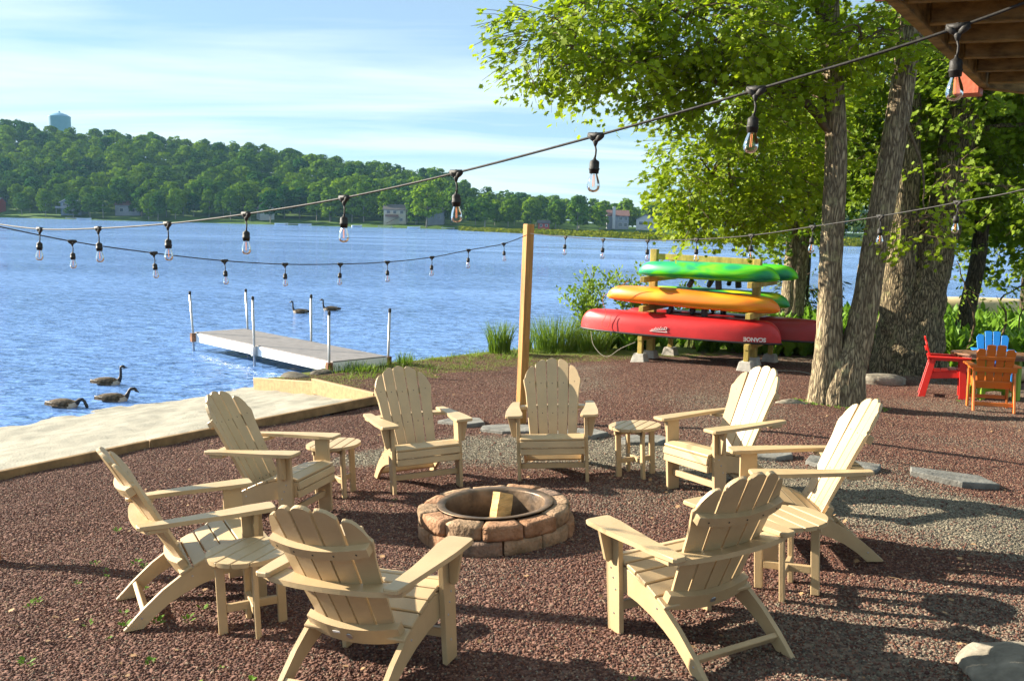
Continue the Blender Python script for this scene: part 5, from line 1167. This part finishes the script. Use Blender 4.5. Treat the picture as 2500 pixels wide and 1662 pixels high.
NEAR = [(.31, 11.5, 4.4, .60, .44), (.93, 12, 4.72, .74, .45), (1.11, 12, 4.15, .74, .30), (1.78, 12.5, 4.67, .88, .60), (1.95, 12.5, 3.86, .5, .22), (2.46, 12, 4.75, .85, .5), (3, 13, 4.12, .98, .62), (2.68, 14, 3.09, .66, .62), (2.69, 14.5, 2.45, .46, .34), (3.44, 15, 2.52, .73, .40), (3.72, 14.5, 3.08, .9, .7), (4.32, 15, 3.95, .86, .95), (3.75, 13.2, 4.75, .72, .62), (4.33, 12.3, 4.72, .42, .36), (5.44, 12.5, 2.3, .34, .26), (4.9, 12.6, 4.9, .4, .4), (3.2, 12.6, 5.8, 1.2, .4), (5.0, 13, 6.6, 1.8, .8)]
tw = bmesh.new(); P, D, U, S = sprays([(c[0]-mo.x, c[1]-mo.y, c[2], c[3], c[4]) for c in NEAR], 185, .076, tw, seed=3)
# twigs from the limbs into the clumps
for c in NEAR[:16]:
    cc = Vector(c[:3])-mo; best = None
    for pts, r0, r1 in limbs:
        for p in pts:
            q = Vector(p)-mo; dd_ = (q-cc).length
            if best is None or dd_ < best[0]: best = (dd_, q)
    for k in range(7):
        e = cc+Vector((rng.uniform(-1, 1)*c[3], rng.uniform(-1, 1)*c[3], rng.uniform(-.7, .7)*c[4])); mid = (best[1]+e)/2+Vector((rng.gauss(0, .08), rng.gauss(0, .08), rng.uniform(0, .12)))
        limb(tw, [best[1], mid, e], .014, .004, 5)
obj('twigs', tw, M_TWIG, mp_t)['kind'] = 'stuff'
cw = mesh_obj('crown', leaves_mesh('crown', P, D, U, S), M_LEAF, mp_t); cw['kind'] = 'stuff'

def back_tree(name, label, trunks, clumps, leaf, dens, m_leaf, m_bark, seed, group=None, shape=LEAF, faces=LEAF_F, limbs_=(), ridge=.08, flare=(.3, .4), flat=.7):
    o = Vector((trunks[0][0][0][0], trunks[0][0][0][1], 0)); t = thing(name, label, 'tree', Matrix.Translation(o), group)
    for i, (pts, rad) in enumerate(trunks):
        bm = bark_trunk(rel(pts, o), rad, seg=30, per=10, ridge=ridge, seed=seed+i, flare=flare); obj('trunk', bm, m_bark, t, True)
    for pts, r0, r1 in limbs_:
        bm = bmesh.new(); limb(bm, rel(pts, o), r0, r1); obj('limb', bm, m_bark, t, True)
    tw = bmesh.new(); P, D, U, S = sprays([(c[0]-o.x, c[1]-o.y, c[2], c[3], c[4]) for c in clumps], dens, leaf, tw, seed=seed, flat=flat)
    obj('twigs', tw, M_TWIG, t)['kind'] = 'stuff'; cw = mesh_obj('crown', leaves_mesh('crown', P, D, U, S, shape, faces), m_leaf, t); cw['kind'] = 'stuff'; return t
back_tree('old_maple', 'huge old double trunk with deeply furrowed bark behind the red chair', [([(7.50, 17.8, -.7), (7.48, 17.8, .1), (7.45, 17.8, .9), (7.38, 17.8, 1.96), (7.34, 17.8, 3.2), (7.3, 17.9, 5), (7.3, 18, 7.5), (7.3, 18, 10)], [.48, .40, .34, .28, .25, .22, .2, .1]), ([(7.76, 17.8, -.7), (7.76, 17.75, .1), (7.82, 17.75, .9), (8.02, 17.8, 1.97), (8.22, 17.8, 3.0), (8.32, 17.8, 4.35), (8.6, 17.9, 7), (8.8, 18, 10)], [.52, .44, .38, .33, .29, .26, .2, .1])],
          [(7.28, 19, 4.45, 1.26, 1.5), (8.65, 19.2, 3.3, 1.2, .8), (9.3, 18.2, 4.2, 1.2, 1.2), (8.2, 17.2, 4.9, 1.2, .8), (6.6, 18.6, 5.6, 1.4, .9), (7.7, 16.8, 3.3, .5, .4), (8.7, 16.6, 3.0, .5, .35), (9.6, 16.8, 2.9, .6, .4), (9.8, 18.8, 6.2, 2.2, 1.3)], .095, 80, M_LEAFD, M_BARKO, 21, ridge=.2, flare=(.45, .45), limbs_=[([(8.3, 17.8, 4.0), (9.0, 17.6, 4.3), (10, 17.4, 4.2)], .07, .02), ([(8.2, 17.8, 3.0), (8.6, 17.2, 3.2), (9.4, 16.8, 3.0)], .04, .012)])
back_tree('slim_tree', 'pair of slim pale trunks directly behind the kayak rack', [([(6.30, 21, -.6), (6.27, 21, .6), (6.27, 21, 1.93), (6.09, 21, 3.29), (5.9, 21, 6)], [.22, .19, .15, .12, .07]), ([(6.42, 20.95, -.6), (6.40, 20.95, .6), (6.47, 20.95, 1.93), (6.65, 21, 3.48), (6.8, 21, 6)], [.22, .18, .16, .13, .07])], [(6.08, 20.6, 2.5, .85, .7), (5.6, 20.8, 3.4, 1.1, .9), (6.8, 21, 3.6, 1.0, .9), (6.2, 21, 4.9, 1.5, 1.0), (5.3, 19.6, 2.2, .5, .4)], .095, 80, M_LEAFD, M_BARK, 31)
back_tree('dark_tree', 'dark slender trunk among the undergrowth in the right background', [([(9.70, 20, -.8), (9.78, 20, .3), (9.95, 20, 1.6), (9.98, 20, 2.74), (9.97, 20, 3.94), (10, 20, 7)], [.20, .17, .15, .14, .12, .06])], [(8.99, 20.4, 4.4, 1.6, 1.3), (9.75, 20.4, 5.46, 1.5, 1.2), (10.6, 20.2, 3.6, 1.2, 1.1), (11.4, 20.6, 2.6, .9, .8), (9.6, 20.6, 3.0, 1.0, .8)], .10, 66, M_LEAFD, M_BARKD, 41)
back_tree('right_tree', 'leafy tree closing the right edge of the background', [([(12.6, 22.5, -.8), (12.5, 22.5, 1.2), (12.6, 22.4, 3), (12.5, 22.3, 6)], [.2, .17, .14, .07])], [(12.2, 22.2, 3.6, 1.5, 1.4), (12.4, 22, 5.4, 1.7, 1.3), (11.5, 22, 1.9, .9, .7), (13.1, 22.4, 2.1, 1.0, .7), (10.9, 22.6, 4.8, 1.4, 1.2)], .10, 66, M_LEAFD, M_BARKD, 51)
back_tree('hemlock', 'dark evergreen filling the gaps behind the maple trunks', [([(7.1, 22.8, -.8), (7.1, 22.8, 2), (7.1, 22.8, 5), (7.1, 22.8, 8)], [.18, .15, .1, .04])], [(7.0, 22.4, .8, .7, .5), (7.1, 22.4, 3.4, 1.1, .6), (7.1, 22.5, 4.8, 1.1, .8), (7.1, 22.5, 6.2, .9, 1.0)], .15, 70, M_CONIF, M_BARKD, 61, shape=OVAL*[.6, 1.2, 1], faces=OVAL_F, flat=.4)
back_tree('hemlock', 'dark evergreen deep behind the huge double trunk', [([(10.2, 25.5, -.8), (10.2, 25.5, 2), (10.2, 25.5, 5), (10.2, 25.5, 9)], [.2, .16, .1, .04])], [(10.2, 25, 3.4, 1.7, 1.1), (10.2, 25, 5.2, 1.6, 1.2), (10.2, 25.1, 7, 1.3, 1.2), (8.6, 25.4, 4.6, 1.6, 1.4), (12.2, 25.4, 4.4, 1.7, 1.3)], .17, 46, M_CONIF, M_BARKD, 71, shape=OVAL*[.6, 1.2, 1], faces=OVAL_F, flat=.4)
# bare sprouting saplings right of the old trunk
for i, (pts, r0) in enumerate((([(9.1, 18.6, -.4), (9.3, 18.6, .5), (9.0, 18.5, 1.2), (8.75, 18.4, 1.75)], .03), ([(9.9, 18.9, -.4), (10.1, 18.9, .6), (9.9, 18.8, 1.0), (10.6, 18.7, 1.5), (10.9, 18.6, 2.1)], .028), ([(10.9, 19.5, -.4), (10.7, 19.5, .6), (11.1, 19.4, 1.4)], .022))):
    o = Vector((pts[0][0], pts[0][1], 0)); t = thing('sapling', ('thin bare bent sapling just right of the huge double trunk', 'forked bare sapling in front of the dark slender trunk', 'short bare sapling among the ferns near the right edge')[i], 'sapling', Matrix.Translation(o), 'saplings in the undergrowth')
    bm = bmesh.new(); limb(bm, rel(pts, o), r0, .008); obj('stem', bm, M_TWIG, t, True)
    tw = bmesh.new(); tip = Vector(pts[-1])
    P, D, U, S = sprays([(tip.x-o.x, tip.y-o.y, tip.z, .35, .3), (pts[2][0]-o.x, pts[2][1]-o.y, pts[2][2]+.1, .3, .25)], 60, .09, tw, seed=80+i); obj('twigs', tw, M_TWIG, t)['kind'] = 'stuff'; c = mesh_obj('leaves', leaves_mesh('leaves', P, D, U, S, OVAL, OVAL_F), M_SHRUB, t); c['kind'] = 'stuff'

# ------------------------------------------------------------------ shrubs, reeds, ferns, weeds
def shrub(label, x, y, h, spread, n, seed, leaf=.08, m=M_SHRUB, per=60):
    r_ = random.Random(seed); t = thing('shore_shrub', label, 'shrub', place(x, y, 0, 0, False), 'shrubs on the lake bank'); bm = bmesh.new(); P = []; D = []; U = []; S = []
    for i in range(n):
        a = r_.uniform(0, 6.28); hh = h*r_.uniform(.55, 1.05); lean = spread*r_.uniform(.2, 1)
        e = Vector((math.cos(a)*lean, math.sin(a)*lean, hh)); mid = Vector((e.x*.35+r_.gauss(0, .05), e.y*.35+r_.gauss(0, .05), hh*.5)); f_ = limb(bm, [(r_.gauss(0, .06), r_.gauss(0, .06), -.05), mid, e], .011, .003, 5)
        for k in range(per):
            q = f_[int(len(f_)*(.42+.58*r_.random()**.7))-1]; q2 = q+Vector((r_.gauss(0, .10), r_.gauss(0, .10), r_.gauss(.02, .07)))
            P.append(q2); d = q2-q+Vector((0, 0, .06)); D.append(d+Vector((r_.gauss(0, .03), r_.gauss(0, .03), .02))); U.append(Vector((r_.gauss(-.2, .6), r_.gauss(-.2, .6), .7))); S.append(leaf*r_.uniform(.6, 1.4))
    obj('stems', bm, M_TWIG, t); c = mesh_obj('foliage', leaves_mesh('foliage', P, D, U, S, OVAL*[1.5, 1, 1], OVAL_F), m, t); c['kind'] = 'stuff'
shrub('tall airy shrub at the lake edge left of the red canoe bow', 1.75, 20.9, 1.75, .75, 15, 1, per=80)
shrub('light green shrub behind the left end of the kayak rack', 2.7, 20.9, 1.85, .7, 15, 2)
shrub('shrub behind the middle of the kayak rack', 4.1, 20.9, 1.5, .8, 14, 3)
shrub('shrub behind the right end of the kayak rack', 5.3, 21.2, 1.5, .7, 12, 4)
def blades(P0, h, n, spread, seed, w=.006, bend=.35):
    r_ = random.Random(seed); V_ = []; F_ = []
    for i in range(n):
        a = r_.uniform(0, 6.28); q = spread*math.sqrt(r_.random()); x, y = P0[0]+math.cos(a)*q, P0[1]+math.sin(a)*q; hh = h*r_.uniform(.5, 1.1); z = gz(x, y) if P0[2] is None else P0[2]
        b = r_.uniform(0, 6.28); bx, by = math.cos(b)*hh*bend*r_.random()+math.cos(a)*q*.6, math.sin(b)*hh*bend*r_.random()+math.sin(a)*q*.6; c = r_.uniform(0, 3.14); wx, wy = math.cos(c)*w, math.sin(c)*w; k = len(V_)
        for f_, ww in ((0, 1), (.4, .9), (.75, .6)): V_ += [(x+bx*f_**2-wx*ww, y+by*f_**2-wy*ww, z+hh*f_), (x+bx*f_**2+wx*ww, y+by*f_**2+wy*ww, z+hh*f_)]
        V_.append((x+bx, y+by, z+hh*.98)); F_ += [(k, k+1, k+3, k+2), (k+2, k+3, k+5, k+4), (k+4, k+5, k+6, k+6)]
    return V_, F_
def tri_quads(V_, F_):
    out = []
    for a, b, c, d in F_:
        out.append((a, b, c));
        if c != d: out.append((a, c, d))
    return V_, out
def tuft(label, x, y, h, n, spread, seed, w=.007, kind='grass_tuft', cat='grass'):
    V_, F_ = tri_quads(*blades((x, y, None), h, n, spread, seed, w)); o = mesh_obj(kind, arrays_mesh(kind, [(a-x, b-y, c-gz(x, y)) for a, b, c in V_], F_), M_GRASS); o.location = (x, y, gz(x, y)); props(o, label, cat, 'rush tufts at the lake edge'); return o
tuft('tall rush tuft at the lake edge left of the tall bare post', -.25, 19.5, .72, 330, .22, 1)
tuft('small rush tuft at the lake edge just right of the tall bare post', .33, 20.0, .5, 90, .12, 2)
tuft('large arching rush clump left of the red canoe', .95, 20.3, .8, 480, .45, 3)
tuft('rush clump under the bow of the red canoe', 1.75, 20.4, .7, 420, .45, 4)
tuft('small green tuft on the bank beside the jetty end', -2.05, 17.55, .3, 60, .14, 5)
VV = []; FF = []
def addb(V_, F_):
    k = len(VV); VV.extend(V_); FF.extend([tuple(i+k for i in f) for f in F_])
r_ = random.Random(5)
for i in range(300):   # short grass along the bank and round the rack
    x = r_.uniform(-3.2, 7.5); d = abs(r_.gauss(0, 1.1))+.15; y = float(np.interp(x, SHX, SHY))-d
    if y < 15.5: continue
    addb(*tri_quads(*blades((x, y, None), r_.uniform(.05, .16), 14, .16, i, .005)))
for i in range(40): addb(*tri_quads(*blades((r_.uniform(-3.3, -2.3), r_.uniform(16.5, 17.2), None), r_.uniform(.08, .22), 12, .12, 900+i, .005)))
V_ = np.array(VV); props(mesh_obj('grass', arrays_mesh('grass', V_, FF), M_GRASS), 'short grass growing along the lake bank', 'grass', kind='stuff')
# ferns
def fern_mesh(P0s, seed):
    r_ = random.Random(seed); V_ = []; F_ = []
    for (x, y, h) in P0s:
        z = gz(x, y)
        for k in range(9):
            a = r_.uniform(0, 6.28); L = h*r_.uniform(.75, 1.15); dx_, dy_ = math.cos(a), math.sin(a); lean = r_.uniform(.25, .75); prev = None
            for q in range(9):
                f_ = q/8; px = x+dx_*L*lean*f_**1.3; py = y+dy_*L*lean*f_**1.3; pz = z+L*(f_-.32*f_*f_*lean); wd = .16*L*math.sin(math.pi*min(f_*.85+.15, 1))*(1 if q % 2 else .55)+.004
                i0 = len(V_); V_ += [(px-dy_*wd, py+dx_*wd, pz-.25*wd), (px, py, pz+.01), (px+dy_*wd, py-dx_*wd, pz-.25*wd)]
                if prev is not None: F_ += [(prev, prev+1, i0+1), (prev, i0+1, i0), (prev+1, prev+2, i0+2), (prev+1, i0+2, i0+1)]
                prev = i0
    return V_, F_
pos = []
for i in range(640):
    if i < 400: x, y = r_.uniform(8.6, 15.5), r_.uniform(18.6, 25)
    else: x, y = r_.uniform(5.4, 8.2), r_.uniform(19.8, 23)
    pos.append((x, y, r_.uniform(.6, 1.05)))
for i in range(60): pos.append((r_.uniform(2.2, 6), r_.uniform(20.3, 21.3), r_.uniform(.35, .6)))
V_, F_ = fern_mesh(pos, 6); props(mesh_obj('fern_undergrowth', arrays_mesh('fern_undergrowth', V_, F_), M_FERN), 'bright green fern undergrowth behind the trunks', 'ferns', kind='stuff')
# little weeds on the gravel, dead leaves
P = []; D = []; U = []; S = []
WEED = [(-2.7, 6.0), (-2.0, 5.1), (-2.2, 4.9), (-2.9, 5.4), (-1.45, 4.5), (-2.5, 4.6), (-1.1, 4.15), (-.95, 7.55), (-2.2, 4.3), (-3.0, 6.9), (-2.6, 7.2), (6.9, 14.1), (6.5, 15.1), (5.7, 14.2), (.62, 4.25)]
for k in range(26): WEED.append((r_.uniform(-2.9, -1.2), r_.uniform(3.9, 6.2)))
for k in range(55): a = r_.uniform(3.3, 6.1); WEED.append((4.7+math.cos(a)*r_.uniform(.45, .75), 13.25+math.sin(a)*r_.uniform(.5, .8)))
for x, y in WEED:
    sc = r_.uniform(.35, 1.0)
    for k in range(r_.randint(5, 12)):
        a = r_.uniform(0, 6.28); q = .03*sc; P.append(Vector((x+math.cos(a)*q, y+math.sin(a)*q, gz(x, y)+.02+r_.uniform(0, .035)*sc))); D.append(Vector((math.cos(a), math.sin(a), .5))); U.append(Vector((0, 0, 1))); S.append(.035*sc)
props(mesh_obj('weeds', leaves_mesh('weeds', P, D, U, S, OVAL*[1.4, 1, 1], OVAL_F), M_FERN), 'small green weeds sprouting through the gravel', 'weeds', kind='stuff')
P = []; D = []; U = []; S = []
for k in range(620):
    x, y = r_.uniform(-3.5, 8), 3.6+13*r_.random()**1.5
    if y > float(np.interp(x, SHX, SHY))-1.2 or in_beach(x, y): continue
    a = r_.uniform(0, 6.28); P.append(Vector((x, y, gz(x, y)+.018))); D.append(Vector((math.cos(a), math.sin(a), r_.gauss(0, .2)))); U.append(Vector((r_.gauss(0, .3), r_.gauss(0, .3), 1))); S.append(r_.uniform(.012, .042))
M_DEAD = mat('dead_leaf', (.34, .20, .09), .8, .3, 6)
bmt = bmesh.new()
for k in range(90):
    x, y = r_.uniform(-3.5, 7.5), 3.8+12*r_.random()**1.4
    if y > float(np.interp(x, SHX, SHY))-1.2 or in_beach(x, y): continue
    a = r_.uniform(0, 6.28); L = r_.uniform(.03, .13); z = gz(x, y)+.02; tube(bmt, [(x, y, z), (x+math.cos(a)*L*.5, y+math.sin(a)*L*.5, z+r_.uniform(0, .012)), (x+math.cos(a+.3)*L, y+math.sin(a+.3)*L, z)], [.0025, .002, .0012], 4)
props(obj('twig_litter', bmt, mat('dry_twig', (.26, .17, .09), .9, .3, 20)), 'thin dry twigs scattered over the gravel', 'twigs', kind='stuff')
props(mesh_obj('leaf_litter', leaves_mesh('leaf_litter', P, D, U, S), M_DEAD), 'scattered dry leaves and chips on the gravel', 'leaf litter', kind='stuff')
# pale log and upturned boat in the right background
bm = bmesh.new(); tube(bm, [(-.9, 0, .13), (-.3, .02, .14), (.9, .05, .13)], [.13, .14, .12], 12); o = obj('fallen_log', bm, mat('barkless_log', (.50, .38, .22), .8, .2, 5), None, True); o.matrix_world = place(9.75, 16.9, -.15); props(o, 'pale barkless log lying behind the blue chair', 'log')
for i, (x, y) in enumerate(((7.35, 19.9), (8.3, 19.6))):
    bm = bmesh.new(); lathe(bm, [(.09, -.05), (.08, .14), (0, .145)], 10); o = obj('stump', bm, M_LOG); o.matrix_world = place(x, y, 0); props(o, ('small cut stump left of the ferns behind the old trunk', 'small cut stump in front of the ferns behind the red chair')[i], 'stump')
bm = hull(3.4, 1.1, .5, p=2.4, closed=False); o = obj('rowing_boat', bm, mat('cream_boat', (.62, .50, .27), .5, .1, 2), None, True); o.matrix_world = place(12.6, 25.6, 0) @ Matrix.Translation((.2, 0, .52)); props(o, 'cream upturned boat among the trees at the right', 'boat')

# ------------------------------------------------------------------ the air over the lake
hz = bpy.data.materials.new('lake_haze'); hz.use_nodes = True; t = hz.node_tree; t.nodes.clear()
pv = t.nodes.new('ShaderNodeVolumePrincipled'); pv.inputs['Color'].default_value = (.36, .66, 1, 1); pv.inputs['Density'].default_value = .00009; pv.inputs['Anisotropy'].default_value = .1
ou = t.nodes.new('ShaderNodeOutputMaterial'); t.links.new(pv.outputs[0], ou.inputs['Volume'])
bm = bmesh.new(); box(bm, 1300, 1290, 99, Matrix.Translation((-90, 615, 46)), 0); props(obj('haze', bm, hz), 'thin blue haze over the lake', 'haze', kind='stuff')
